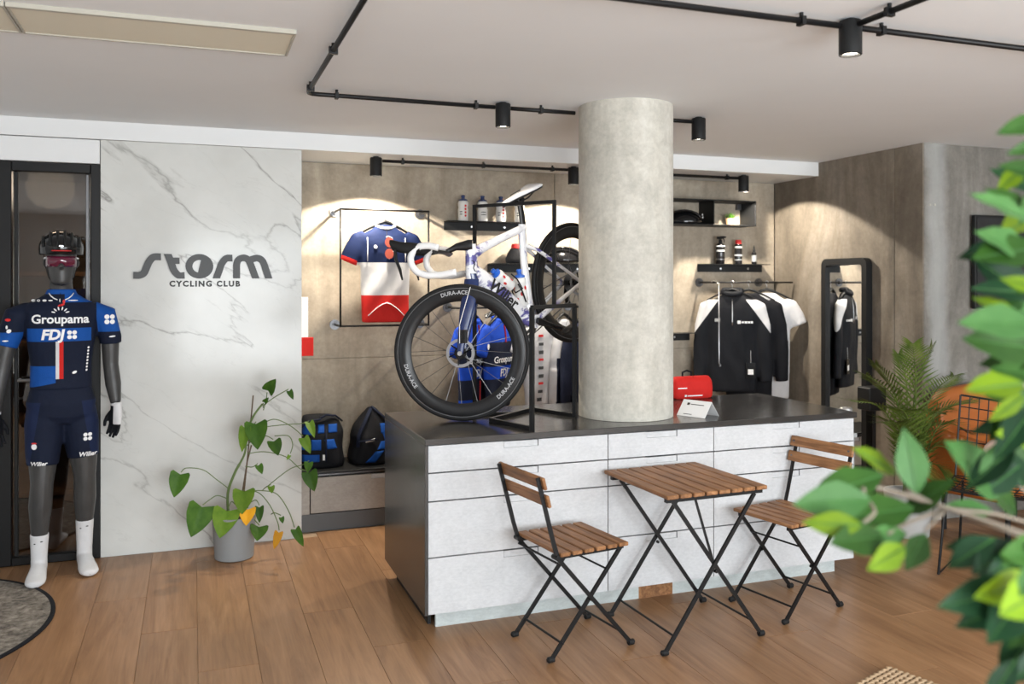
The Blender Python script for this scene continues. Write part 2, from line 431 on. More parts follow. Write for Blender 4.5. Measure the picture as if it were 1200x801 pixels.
MB().box((-.165, .018, .045), (.22, .026, 2.165)).build('pane', M['door_glass'], d)
MB().tube([(-.13, .0, 1.02), (-.13, -.05, 1.02), (-.02, -.05, 1.02)], .009, 8).build('handle', M['steel'], d)
# the room beyond the door
mat('store_wall', (.22, .15, .095), .8); mat('store_wood', (.30, .16, .07), .5)
struct('wall_store', MB().box((-2.2, 8.2, 0), (.5, 8.3, 2.5)).box((-2.3, 5.6, 0), (-2.2, 8.3, 2.5)).box((.5, 6.12, 0), (.6, 8.3, 2.5)), M['store_wall'])
struct('floor_store', MB().box((-2.3, 5.52, -.08), (.6, 8.3, -.002)), M['oak_plank'])
struct('ceiling_store', MB().box((-2.3, 5.6, 2.4), (.6, 8.3, 2.46)), M['store_wall'])
sh = thing('storage_shelf', 'brown wooden storage shelf in the dark room behind the glass door', 'shelf', (-1.25, 7.2, 0))
for z in (.03, .55, 1.1, 1.6): MB().cbox((-.55, -.2, z), (.75, .2, z + .03), .003).build('shelf_board', M['store_wood'], sh)
for x in (-.55, .72): MB().cbox((x, -.2, 0), (x + .03, .2, 1.75), .003).build('side_panel', M['store_wood'], sh)
sl = bpy.data.lights.new('store_fill_light', 'POINT'); sl.energy = 22; sl.color = (1, .8, .6); sl.shadow_soft_size = .15  # added fill light without a fixture, brightens the room seen through the door glass
so = bpy.data.objects.new('store_fill_light', sl); C.objects.link(so); so.location = (-.9, 6.6, 2.2)
# left wall beside the door, and the street side behind the viewer with its windows
struct('wall_left_end', MB().box((-3, YM, 0), (-1.064, YM + .15, 2.223)), M['white_paint'])
wl = MB().box((-3.15, -2.3, 0), (-3, 0, ZC)).box((-3.15, 2.4, 0), (-3, 5.6, ZC)).box((-3.15, 0, 0), (-3, 2.4, .45)).box((-3.15, 0, 2.35), (-3, 2.4, ZC))
struct('wall_left', wl, M['white_paint'])
wf = MB().box((-3, -2.3, 0), (-.2, -2.1, ZC)).box((2.4, -2.3, 0), (3.0, -2.1, ZC)).box((5.6, -2.3, 0), (8, -2.1, ZC)).box((-.2, -2.3, 0), (5.6, -2.1, .35)).box((-.2, -2.3, 2.35), (5.6, -2.1, ZC))
struct('wall_front', wf, M['white_paint'])
struct('wall_far', MB().box((8, -2.3, 0), (8.15, 4.6, ZC)), M['white_paint'])
def window(n, a, b, axis):
    o = bpy.data.objects.new('window_%d' % n, None); C.objects.link(o); o.location = a; tag(o, kind='structure')
    L = b[0]; h = b[1]; t = .05
    def P(p, q): return ((p[0], -.03, p[1]), (q[0], .03, q[1])) if axis == 'x' else ((-.03, p[0], p[1]), (.03, q[0], q[1]))
    for p, q in (((0, 0), (t, h)), ((L - t, 0), (L, h)), ((t, 0), (L - t, t)), ((t, h - t), (L - t, h)), ((L / 2 - t / 2, t), (L / 2 + t / 2, h - t))):
        MB().box(*P(p, q)).build('window_frame', M['black_metal'], o)
    g = ((t, -.006, t), (L - t, .006, h - t)) if axis == 'x' else ((-.006, t, t), (.006, L - t, h - t))
    MB().box(*g).build('pane', M['clear_glass'], o)
window(1, (-.2, -2.2, .35), (2.6, 2.0), 'x'); window(2, (3.0, -2.2, .35), (2.6, 2.0), 'x'); window(3, (-3.08, 0, .45), (2.4, 1.9), 'y')
# concrete column that stands through the counter
COL = (2.116, 4.06)
col = tag(MB().cyl((COL[0], COL[1], .866), (COL[0], COL[1], ZC), .244, 96).build('column', M['concrete_column'], smooth=True), kind='structure')
# ================================================================== CEILING FITTINGS
def panel(x0, x1, y0, y1, label):
    o = thing('ceiling_panel', label, 'ceiling panel', ((x0 + x1) / 2, (y0 + y1) / 2, ZC))
    w, h = (x1 - x0) / 2, (y1 - y0) / 2
    fr = MB()
    for a, b in (((-w, -h), (w, -h + .018)), ((-w, h - .01), (w, h)), ((-w, -h + .018), (-w + .008, h - .01)), ((w - .008, -h + .018), (w, h - .01))):
        fr.box((a[0], a[1], -.016), (b[0], b[1], -.0005))
    fr.build('frame', M['panel_frame'], o)
    MB().box((-w + .008, -h + .018, -.012), (w - .008, h - .01, -.004)).build('cover', M['panel_cream'], o)
mat('panel_cream', (.72, .68, .55), .6); mat('panel_frame', (.42, .40, .34), .6)
panel(-.57, .352, 3.22, 3.552, 'long cream access panel in the ceiling, ending nearest the black conduit')
panel(-1.49, -.574, 3.22, 3.552, 'cream ceiling access panel above the rug, cut by the picture edge')
ZT = ZC - .028
def conduit(label, paths, clamps, z):
    o = thing('conduit', label, 'conduit', (paths[0][0][0], paths[0][0][1], z))
    L = Vector(o.location)
    for p in paths:
        MB().tube([Vector((x, y, z)) - L for x, y in p], .0105, 10).build('pipe', M['black_metal'], o, 'all')
    for (x, y, ax) in clamps:
        c = MB(); dx, dy = (.008, .017) if ax == 'x' else (.017, .008)
        c.box((x - L.x - dx, y - L.y - dy, -.015), (x - L.x + dx, y - L.y + dy, .0135)).cyl((x - L.x, y - L.y, .0135), (x - L.x, y - L.y, (ZC if z > 2.4 else ZB) - z - .0005), .007, 8)
        c.build('clamp', M['black_metal'], o)
    return o
conduit('black ceiling conduit with a right-angled corner, running to the column', [[(.503, .6), (.503, 4.10), (.509, 4.135), (.525, 4.152), (.56, 4.156), (1.43, 4.156)], [(1.515, 4.156), (1.87, 4.156)], [(2.362, 4.156), (2.575, 4.156)]],
        [(.503, 2.3, 'y'), (.503, 3.35, 'y'), (.503, 4.03, 'y'), (.64, 4.156, 'x'), (1.33, 4.156, 'x'), (1.68, 4.156, 'x')], ZT)
conduit('black ceiling conduit nearest the viewer, forking at its spotlight', [[(.3, 2.43), (2.09, 2.43)], [(2.18, 2.43), (5.2, 2.43)], [(2.135, 2.385), (2.135, .2)]],
        [(1.0, 2.43, 'x'), (1.93, 2.43, 'x'), (2.27, 2.43, 'x'), (3.05, 2.43, 'x'), (4.1, 2.43, 'x'), (2.135, 2.25, 'y')], ZT)
ZN = ZB - .026
conduit('black conduit along the underside of the niche bulkhead', [[(1.147, 5.555), (2.445, 5.555)], [(2.535, 5.555), (3.845, 5.555)]],
        [(1.28, 5.555, 'x'), (1.83, 5.555, 'x'), (2.33, 5.555, 'x'), (3.0, 5.555, 'x'), (3.74, 5.555, 'x')], ZN)
def spot(x, y, ztop, label, power, size, blend, tilt=(0, 0), col=(1, .86, .68)):
    o = thing('spotlight', label, 'spotlight', (x, y, ztop - .118), group='black cylinder spotlights')
    MB().lathe([(.0, .118), (.036, .118), (.0385, .115), (.0385, .002), (.0365, 0), (.031, 0), (.031, .012), (0, .012)], 28).build('housing', M['black_satin'], o, 40)
    MB().lathe([(0, .009), (.030, .009), (.030, .011), (0, .011)], 24).build('lens', M['lens'], o)
    MB().cyl((0, 0, .118), (0, 0, (ZC if ztop > 2.4 else ZB) - ztop + .1175), .018, 12).build('mount', M['black_satin'], o)
    l = bpy.data.lights.new('spot_beam', 'SPOT'); l.energy = power; l.spot_size = R(size); l.spot_blend = blend; l.color = col; l.shadow_soft_size = .028
    b = bpy.data.objects.new('spot_beam', l); C.objects.link(b); b.location = (x, y, ztop - .119); b.rotation_euler = (R(tilt[0]), R(tilt[1]), 0)
SPOT_C = (1, .9, .76)
spot(1.473, 4.156, ZC - .008, 'black spotlight on the ceiling conduit above the bicycle handlebar', 12, 95, .5)
spot(2.615, 4.156, ZC - .008, 'black spotlight just beside the column top', 12, 95, .5)
spot(2.135, 2.43, ZC - .008, 'largest black spotlight, at the fork of the near conduit', 14, 95, .5)
spot(1.105, 5.555, ZB - .008, 'black niche spotlight above the tricolour jersey', 95, 132, .10, (10, 0), SPOT_C)
spot(2.49, 5.555, ZB - .008, 'black niche spotlight half hidden behind the column', 95, 132, .10, (10, 0), SPOT_C)
spot(3.885, 5.555, ZB - .008, 'black niche spotlight above the black wall box', 85, 124, .10, (2, -24), SPOT_C)
# ================================================================== SIGN ON THE MARBLE
def stroke(pts, w, n=10):
    # closed outline of a thick path with butt ends; pts: list of (x, y), corners rounded by Catmull-Rom
    P = [Vector((a, b, 0)) for a, b in pts]; q = []
    for i in range(len(P) - 1):
        a, b = P[i], P[i + 1]; p0 = P[i - 1] if i else a - (b - a); p3 = P[i + 2] if i + 2 < len(P) else b + (b - a)
        for k in range(n):
            t = k / n
            q.append(.5 * ((2 * a) + (b - p0) * t + (2 * p0 - 5 * a + 4 * b - p3) * t * t + (3 * a - p0 - 3 * b + p3) * t ** 3))
    q.append(P[-1]); l = []; r = []
    for i, c in enumerate(q):
        d = (q[min(i + 1, len(q) - 1)] - q[max(i - 1, 0)]).normalized(); nn = Vector((-d.y, d.x, 0))
        l.append(c + nn * w / 2); r.append(c - nn * w / 2)
    return l, r
SW = .767 / 1080
def glyph(name, polys_lr=(), extra=()):
    mb = MB(); kk = 0
    def T(p, y): return ((p[0] - 40) * SW, y, (298 - p[1]) * SW)
    for l, r in polys_lr:
        n = len(l); kk += .0007
        vs = [T(p, kk) for p in l] + [T(p, kk) for p in r] + [T(p, .012) for p in l] + [T(p, .012) for p in r]
        fs = []
        for i in range(n - 1):
            fs += [(i, i + 1, n + i + 1, n + i), (2 * n + i, 3 * n + i, 3 * n + i + 1, 2 * n + i + 1), (i, 2 * n + i, 2 * n + i + 1, i + 1), (n + i, n + i + 1, 3 * n + i + 1, 3 * n + i)]
        fs += [(0, n, 3 * n, 2 * n), (n - 1, 3 * n - 1, 4 * n - 1, 2 * n - 1)]
        mb.add(vs, fs)
    for poly in extra: mb.prism([(T(p, 0)[0], T(p, 0)[2]) for p in poly], 0.0005, .0125)
    mb.build(name, M['letter_grey'], sign)
sign = thing('shop_sign', 'dark grey storm cycling club lettering mounted on the white marble wall', 'sign', (-.317, YM - .0125, 1.577))
def cut_flat(lr, y0, y1):   # clip outline points to the band between cap line and base line
    return tuple([Vector((p.x, min(max(p.y, y0), y1), 0)) for p in s] for s in lr)
glyph('letter_s', [stroke([(40, 273), (85, 273), (118, 255), (140, 205), (160, 160), (192, 126), (247, 123)], 56)])
glyph('letter_t', [cut_flat(stroke([(290, 80), (299, 103), (322, 165), (345, 232), (383, 274), (427, 274)], 56), 99, 300)], [[(328, 128), (388, 128), (388, 180), (345, 180)]])
def ell(cx, cy, rx, ry, a0, a1, n): return [(cx + rx * math.cos(R(a0 + (a1 - a0) * k / n)), cy + ry * math.sin(R(a0 + (a1 - a0) * k / n))) for k in range(n + 1)]
# ring on the left (open counter), solid on the right of a slanted stem
o_l = (ell(541, 198, 108, 101, 77, 283, 40), ell(541, 198, 54, 52, 77, 283, 40))
glyph('letter_o', [tuple([Vector((a, b, 0)) for a, b in s] for s in o_l)], [[(553, 147)] + ell(541, 198, 108, 101, -77, 77, 40) + [(529, 249)]])
glyph('letter_r', [cut_flat(stroke([(660, 330), (672, 298), (695, 232), (715, 175), (750, 132), (800, 128)], 56), 90, 298)])
glyph('letter_m', [cut_flat(stroke([(833, 310), (833, 240), (834, 178), (850, 140), (890, 125), (925, 140), (945, 178), (988, 300), (996, 325)], 56), 90, 297),
                   cut_flat(stroke([(930, 165), (955, 137), (1000, 126), (1035, 143), (1056, 182), (1094, 300), (1102, 325)], 56), 90, 297)])
t = MB(); text(t, 'CYCLING CLUB', .045, lambda x, y: (x + .387, .011, y - .046), bold=.0022, spacing=1.3); t.build('small_lettering', M['letter_black'], sign)
# ================================================================== COUNTER
ZW = .865
def notch_front(w, h, th, nw=.17, nh=.030):
    # drawer front with a grip notch in its top edge
    p = [(0, 0), (w, 0), (w, h), (w / 2 + nw / 2, h), (w / 2 + nw / 2, h - nh), (w / 2 - nw / 2, h - nh), (w / 2 - nw / 2, h), (0, h)]
    mb = MB(); n = len(p)
    vs = [(a, 0, b) for a, b in p] + [(a, th, b) for a, b in p]
    front = [(0, 1, 4, 5), (0, 5, 6, 7), (1, 2, 3, 4)]
    mb.add(vs, front + [tuple(i + n for i in reversed(q)) for q in front] + [(i, i + n, (i + 1) % n + n, (i + 1) % n) for i in range(n)])
    return mb
def cabinet(x0, x1, yf, yb, rows, label, dm, hm, plinth_y, plinth=None, z0=.09, group=None, ztop=None):
    o = thing('drawer_cabinet', label, 'cabinet', (x0, yf, 0), group=group); w = x1 - x0
    MB().box((.001, .024, z0), (w - .001, yb - yf, ztop)).build('carcass', M['black_satin'], o)
    for a, b in rows:
        dr = notch_front(w - .005, b - a - .0062, .019).build('drawer', dm, o, loc=(.0025, 0, a + .003))
        MB().box((w / 2 - .0845, .0045, b - a - .0355), (w / 2 + .0795, .0185, b - a - .0085)).build('handle', hm, dr)
    for a, b, m in plinth:
        MB().box((a - x0, plinth_y - yf, 0), (b - x0, plinth_y - yf + .018, z0)).build('plinth', m, o)
    return o
YF = 3.735
ROWS = [(.086, .338), (.338, .586), (.586, .712), (.712, .835)]
XS = [.973, 1.853, 2.437, 3.305]
pp = M['plinth_pale']
cabinet(XS[0], XS[1], YF, 4.56, ROWS, 'wide white drawer cabinet of the counter, nearest the bicycle wheel', M['drawer_white'], M['drawer_white'], 3.815, [(1.03, XS[1] - .0005, pp)], ztop=.836, group='counter drawer cabinets')
cabinet(XS[1], XS[2], YF, 4.56, ROWS, 'narrow white drawer cabinet of the counter, behind the folding table', M['drawer_white'], M['drawer_white'], 3.815, [(XS[1], 2.06, pp), (2.06, 2.25, M['acacia']), (2.25, XS[2] - .0005, pp)], ztop=.836, group='counter drawer cabinets')
cabinet(XS[2], XS[3], YF, 4.56, ROWS, 'wide white drawer cabinet of the counter, at its end by the mirror', M['drawer_white'], M['drawer_white'], 3.815, [(XS[2], 3.245, pp)], ztop=.836, group='counter drawer cabinets')
wt = thing('worktop', 'dark grey polished counter top with a matching end panel down its side', 'worktop', (2.13, 4.15, 0))
MB().cbox((.957 - 2.13, 3.722 - 4.15, .837), (3.315 - 2.13, 4.578 - 4.15, ZW), .002).build('slab', M['worktop'], wt)
MB().cbox((.957 - 2.13, 3.726 - 4.15, .088), (.9715 - 2.13, 4.575 - 4.15, .8365), .0015).build('end_panel', M['worktop'], wt)
MB().box((1.005 - 2.13, 3.86 - 4.15, 0), (1.02 - 2.13, 4.5 - 4.15, .0875)).build('end_plinth', M['black_satin'], wt)
# low bench cabinets along the niche
YB = 5.535
bench = thing('bench_top', 'black bench top in the niche with a pale front edge, bags lying on it', 'bench', (2.5, 5.74, 0))
MB().cbox((.632 - 2.5, YB - .008 - 5.74, .345), (4.45 - 2.5, YN - .003 - 5.74, .372), .002).build('board', M['black_satin'], bench)
MB().box((.634 - 2.5, YB - .0105 - 5.74, .349), (4.448 - 2.5, YB - .0083 - 5.74, .357)).build('edge_strip', M['steel_dark'], bench)
mat('plinth_dark', (.10, .105, .11), .5)
for k, (a, b, lb) in enumerate(((.690, 1.62, 'concrete-grey drawer cabinet in the niche, under the two sports bags'), (1.62, 2.55, 'grey niche drawer cabinet standing behind the counter under the bicycle'), (2.55, 3.5, 'grey niche drawer cabinet standing behind the column'), (3.5, 4.45, 'grey niche drawer cabinet below the hanging jackets'))):
    cabinet(a, b, YB, YN - .005, [(.112, .338)], lb, M['drawer_grey'], M['drawer_white'], YB + .004, [(.632 if k == 0 else a, b - .0005, M['plinth_dark'])], z0=.108, ztop=.344, group='niche drawer cabinets')
tag(MB().cbox((.630, YB + .001, .109), (.686, YB + .25, .3445), .002).build('filler_panel', M['drawer_grey']), 'narrow grey filler strip between the niche drawer and the marble wall', 'filler panel')
# small grey cabinet past the end of the counter, a jar on it
sc_ = thing('side_cabinet', 'small grey cabinet peeking out past the end of the counter', 'cabinet', (3.46, 4.20, 0))
MB().cbox((-.15, -.15, .04), (.13, .15, .66), .003).build('body', M['pot_grey'], sc_); MB().cbox((-.16, -.16, .66), (.14, .16, .685), .003).build('top', M['grey_cloth'], sc_)
MB().box((-.13, -.13, 0), (.11, .13, .04)).build('plinth', M['black_satin'], sc_)
jar = thing('jar', 'dark jar with a silver lid past the end of the counter', 'jar', (3.56, 4.09, .686))
MB().lathe([(0, 0), (.034, 0), (.036, .004), (.036, .018), (.0365, .0185)], 24).build('base_ring', M['steel'], jar, 40)
MB().lathe([(.0355, .0185), (.0355, .105), (.03, .112)], 24).build('body', M['black_gloss'], jar, 40)
MB().lathe([(.037, .1125), (.037, .135), (.03, .145), (0, .147)], 24).build('lid', M['steel'], jar, 40)
# ================================================================== FOLDING BISTRO SET
def bar(mb, a, b, w=.0165, t=.010, ref=(0, 1, 0)):
    a = Vector(a); b = Vector(b); d = (b - a).normalized(); r_ = Vector(ref); u = (r_ - d * r_.dot(d)).normalized(); v = d.cross(u)
    mb.loft([(a, u * t * .707, v * w * .707), (b, u * t * .707, v * w * .707)], 4) if False else None
    vs = []
    for c in (a, b):
        for su, sv in ((-1, -1), (1, -1), (1, 1), (-1, 1)): vs.append(c + u * su * t / 2 + v * sv * w / 2)
    mb.add(vs, [(3, 2, 1, 0), (4, 5, 6, 7), (0, 1, 5, 4), (1, 2, 6, 5), (2, 3, 7, 6), (3, 0, 4, 7)]); return mb
def foot(p, d):
    p = Vector(p); d = Vector(d).normalized()
    return MB().tube([p + Vector((0, 0, .014)) - d * .012, p + Vector((0, 0, .0135)) + d * .014, p + Vector((0, 0, .0125)) + d * .020], [.0125, .0125, .006], 10)
tb = thing('folding_table', 'square wooden slatted bistro table on crossed black metal legs', 'table', (2.085, 3.44, 0), R(2.5))
ZTB = .672
for k in range(8):
    x = -.258 + k * .0646
    MB().cbox((x, -.272, ZTB - .017), (x + .0562, .272, ZTB), .003).build('slat', M['acacia'], tb)
for y in (-.235, .225):
    bar(MB(), (-.245, y, ZTB - .0285), (.245, y, ZTB - .0285), .017, .02).build('apron_bar', M['black_metal'], tb)
for y, s in ((-.240, 1), (.222, -1)):
    a = [(-.250, y, .012), (.205, y, ZTB - .036)]; b = [(.250, y + s * .013, .012), (-.205, y + s * .013, ZTB - .036)]
    for p, q in (a, b):
        lg = bar(MB(), p, q).build('leg', M['black_metal'], tb)
        foot((p[0], p[1], 0), (p[0], 0, 0)).build('foot_cap', M['rubber'], lg, 40)
    MB().cyl((0.0, y - .012, .322), (0.0, y + s * .013 + .012, .322), .007, 10).build('pivot', M['black_metal'], tb)
bar(MB(), (-.085, -.214, ZTB - .036), (.012, -.214, .34), .010, .006).build('lock_stay', M['black_metal'], tb)
for sx in (-1, 1):
    MB().cyl((sx * .205, -.233, .075), (sx * .205, .217, .075), .005, 8).build('cross_rod', M['black_metal'], tb)
def folding_chair(loc, rz, label):
    o = thing('folding_chair', label, 'chair', loc, rz, 'folding bistro chairs')
    for k in range(6):
        x = -.168 + k * .0585
        MB().cbox((x, -.183, .434), (x + .0475, .183, .45), .003).build('seat_slat', M['acacia_seat'], o)
    for s in (-1, 1):
        y = s * .165; yi = s * .150
        lg = MB(); bar(lg, (.195, y, .012), (-.172, y, .425)); bar(lg, (-.172, y, .425), (-.196, y, .50)); bar(lg, (-.196, y, .50), (-.268, y, .765))
        l1 = lg.build('leg', M['black_metal'], o); foot((.195, y, 0), (1, 0, 0)).build('foot_cap', M['rubber'], l1, 40)
        l2 = bar(MB(), (-.195, yi, .012), (.158, yi, .43)).build('leg', M['black_metal'], o); foot((-.195, yi, 0), (-1, 0, 0)).build('foot_cap', M['rubber'], l2, 40)
        bar(MB(), (-.172, yi, .4245), (.165, yi, .4245), .014, .012).build('seat_rail', M['black_metal'], o)
        MB().cyl((.0, y + .01, .227), (.0, yi - .01, .227), .007, 10).build('pivot', M['black_metal'], o)
        MB().cyl((-.178, y + s * .012, .430), (-.178, yi - s * .012, .430), .011, 12).build('hinge', M['black_metal'], o)
        for zz, xx in ((.742, -.262), (.67, -.243)):
            MB().cyl((xx + .008, y, zz), (xx + .0225, y, zz), .006, 10).build('bolt', M['steel_dark'], o)
    for x, z in ((.145, .068), (-.145, .071)): MB().cyl((x, -.16, z), (x, .16, z), .005, 8).build('cross_rod', M['black_metal'], o)
    MB().cyl((-.172, -.16, .405), (-.172, .16, .405), .005, 8).build('cross_rod', M['black_metal'], o)
    MB().cyl((.09, -.148, .335), (.09, .148, .335), .0045, 8).build('cross_rod', M['black_metal'], o)
    for z in (.742, .668):
        x = -.196 - (z - .50) * .272
        T = Matrix.Translation((x + .014, 0, z)) @ Matrix.Rotation(R(-15), 4, 'Y')
        MB().cbox((-.007, -.188, -.026), (.007, .188, .026), .003, M=T).build('back_slat', M['acacia_seat'], o)
    return o
def seat_mat():
    M['acacia_seat'] = M['acacia'].copy(); M['acacia_seat'].name = 'acacia_seat'
    for n in M['acacia_seat'].node_tree.nodes:
        if n.type == 'MAPPING' and abs(n.inputs['Scale'].default_value[1] - 2.2) < .01: n.inputs['Scale'].default_value = (30, 2.2, 30)
seat_mat()
folding_chair((1.545, 3.470, 0), R(9), 'wooden slatted folding chair with its back to the bicycle wheel end')
folding_chair((2.690, 3.495, 0), R(191), 'wooden slatted folding chair partly hidden by the blurred green leaves')
# ================================================================== PAPER SIGN AND RED POUCH ON THE COUNTER
cd = thing('tent_card', 'small white folded card standing on the counter beside the column', 'card', (2.453, 3.907, ZW + .0008), R(-66))
for s, m in ((-1, 'white_plastic'), (1, 'white_plastic')):
    Mx = Matrix.Translation((0, s * .064, 0)) @ Matrix.Rotation(s * R(40), 4, 'X')
    MB().box((-.085, -.001, 0), (.085, .001, .1), M=Mx).build('flap', M[m], cd)
Mx = Matrix.Translation((0, -.064, 0)) @ Matrix.Rotation(R(-40), 4, 'X')
tx = MB()
for a_, b_ in (((-.03, -.0018, .072), (.05, -.0012, .076)), ((-.052, -.0018, .068), (-.036, -.0012, .082)), ((-.05, -.0018, .012), (.0, -.0012, .015))): MB().box(a_, b_, M=Mx).build('print', M['letter_black'], cd)
rp = thing('red_pouch', 'bright red soft pouch on the back of the counter beside the column', 'pouch', (2.79, 4.515, ZW + .0005))
b = MB(); b.loft([((0, 0, z), (.135 * k, 0, 0), (0, .048 * j, 0)) for z, k, j in ((0, .93, .9), (.012, .99, 1), (.06, 1, 1.02), (.105, .97, .9), (.125, .9, .6), (.132, .85, .3))], 24, p=4)
rme = blob(b, .008, 3); link('body', rme, M['red_cloth'], rp)
for a_, b_ in (((-.055, -.0535, .018), (.045, -.0505, .024)), ((-.075, -.0535, .016), (-.062, -.0505, .028)), ((-.12, -.0535, .064), (-.06, -.0505, .070))): MB().box(a_, b_).build('white_print', M['print_white'], rp)
MB().tube([(-.06, 0, .128), (-.06, 0, .155), (-.03, 0, .165), (.0, 0, .155), (.0, 0, .128)], .006, 8).build('strap', M['black_cloth'], rp)
# ================================================================== BICYCLE DISPLAY STAND
A_, B_, C_, D_ = (1.481, 3.775), (1.383, 4.085), (1.715, 4.363), (1.832, 4.075)
st = thing('display_stand', 'black square-tube stand on the counter holding up the road bicycle', 'stand', (A_[0], A_[1], ZW + .0006))
L0 = Vector(st.location)
def sq(a, b, w=.019, name='bar'):
    a = Vector(a) - L0; b = Vector(b) - L0; d = (b - a).normalized(); dz = abs(d.z) > .9
    dirb = Vector((D_[0] - A_[0], D_[1] - A_[1], 0)).normalized()
    ref = dirb if dz else Vector((0, 0, 1))
    bar(MB(), a, b, w, w, ref).build(name, M['black_metal'], st)
zb, zh = ZW + .0006, 1.437
h = .0095
for p, q in ((A_, B_), (B_, C_), (C_, D_)): sq((*p, zb + h), (*q, zb + h), name='base_bar')
for p in (A_, D_): sq((*p, zb), (*p, zh), name='short_post')
sq((*A_, zh), (*D_, zh), name='short_rail')
Mm = ((A_[0] + D_[0]) / 2, (A_[1] + D_[1]) / 2); Lp = (1.372, 4.31)
sq((*Mm, zh), (*Mm, 1.955), .016, 'tall_post'); sq((*Lp, zb), (*Lp, 1.955), .016, 'tall_post'); sq((*Mm, 1.947), (*Lp, 1.947), .016, 'top_rail')
sq((*Lp, zb + h), ((B_[0] + C_[0]) / 2, (B_[1] + C_[1]) / 2, zb + h), name='base_bar')
# ================================================================== ROAD BICYCLE
RH = Vector((2.0247, 4.530, 1.5524)); FH = Vector((1.2543, 4.1519, 1.2062))
ux, uy = -.8977, -.4407
CP, SP = math.cos(R(22.04)), math.sin(R(22.04))
bk = thing('road_bicycle', 'white and navy racing bicycle tilted nose-down on the counter stand', 'bicycle', (FH.x, FH.y, ZW + .0008))
B0 = Vector(bk.location)
def W(a, b, lat=0):
    f = a * CP + b * SP; z = -a * SP + b * CP
    return RH + Vector((ux * f + uy * -lat, uy * f + ux * lat, z)) - B0
LATV = Vector((-uy, ux, 0))          # towards the rider's left, the viewer's side
FWD = (W(1, 0) - W(0, 0)).normalized(); UPV = (W(0, 1) - W(0, 0)).normalized()
def W(a, b, lat=0, _o=RH - B0): return _o + FWD * a + UPV * b + LATV * lat
def ftube(pts, inpl, lat, n=14):
    # frame tube: (a, b, lat) points, in-plane radii and lateral radii
    P = [W(*p) for p in pts]; secs = []
    for i, p in enumerate(P):
        d = (P[min(i + 1, len(P) - 1)] - P[max(i - 1, 0)]).normalized(); v = d.cross(LATV).normalized()
        secs.append((p, LATV * lat[i], v * inpl[i]))
    return secs
def frame_mat():
    m = mat('frame_paint', (.8, .8, .82), .22, coat=.4); t = NT(m); v = t.coord('Object')
    n = t.noise(v, 11, 5, .6, 1.5); g = t.noise(v, 4.2, 2)
    k = t.math('MULTIPLY', t.ramp(n, [(.47, (0, 0, 0)), (.53, (1, 1, 1))]), t.ramp(g, [(.46, (0, 0, 0)), (.54, (1, 1, 1))]))
    t.color(t.mix(k, (.78, .78, .80), (.10, .09, .28))); return m
frame_mat()
fr = MB()
fr.loft(ftube([(.672, .425, 0), (.60, .432, 0), (.45, .43, 0), (.30, .425, 0), (.262, .425, 0)], [.030, .025, .021, .021, .022], [.022, .02, .017, .017, .016]), 14)
fr.loft(ftube([(.715, .355, 0), (.66, .290, 0), (.52, .105, 0), (.43, -.02, 0), (.392, -.075, 0)], [.042, .048, .046, .044, .034], [.023, .026, .026, .03, .032]), 14)
fr.loft(ftube([(.273, .445, 0), (.287, .41, 0), (.335, .25, 0), (.385, .02, 0), (.403, -.06, 0)], [.024, .027, .023, .027, .032], [.015, .016, .016, .02, .03]), 14)
fr.loft(ftube([(.728, .292, 0), (.715, .335, 0), (.678, .44, 0), (.664, .478, 0)], [.032, .037, .034, .028], [.024, .025, .023, .020]), 14)
fr.loft([(W(.403, -.06, s), FWD * .036, UPV * .036) for s in (-.042, .042)], 18)
for s in (-1, 1):
    fr.loft(ftube([(.392, -.058, s * .03), (.24, -.035, s * .046), (.10, -.012, s * .062), (0, 0, s * .066)], [.019, .015, .012, .013], [.011, .009, .008, .008]), 10)
    fr.loft(ftube([(.30, .335, s * .012), (.24, .285, s * .034), (.10, .12, s * .058), (0.008, .01, s * .066)], [.013, .011, .009, .011], [.011, .009, .007, .007]), 10)
fr.build('frame', M['frame_paint'], bk, 60)
# lettering along the down tube
dt0, dt1 = Vector((.668, .305)), Vector((.415, -.03)); dd = (dt1 - dt0).normalized(); up2 = Vector((-dd.y, dd.x)); 
if up2.y < 0: up2 = -up2
tx = MB(); text(tx, 'Wilier', .088, lambda x, y: W(*(dt0 + dd * (.170 + x) + up2 * (y - .030)), .0285), bold=.0022, align='CENTER', shear=.25)
# read from the viewer's side: the text runs from the head tube down to the cranks
tx.build('down_tube_lettering', M['letter_black'], bk)
MB().tube([W(a_, b_, .0255) for a_, b_ in ((.712, .405), (.700, .398), (.704, .380), (.716, .368), (.712, .350), (.700, .345))], .004, 6, flat=.5).build('head_badge', M['letter_black'], bk)
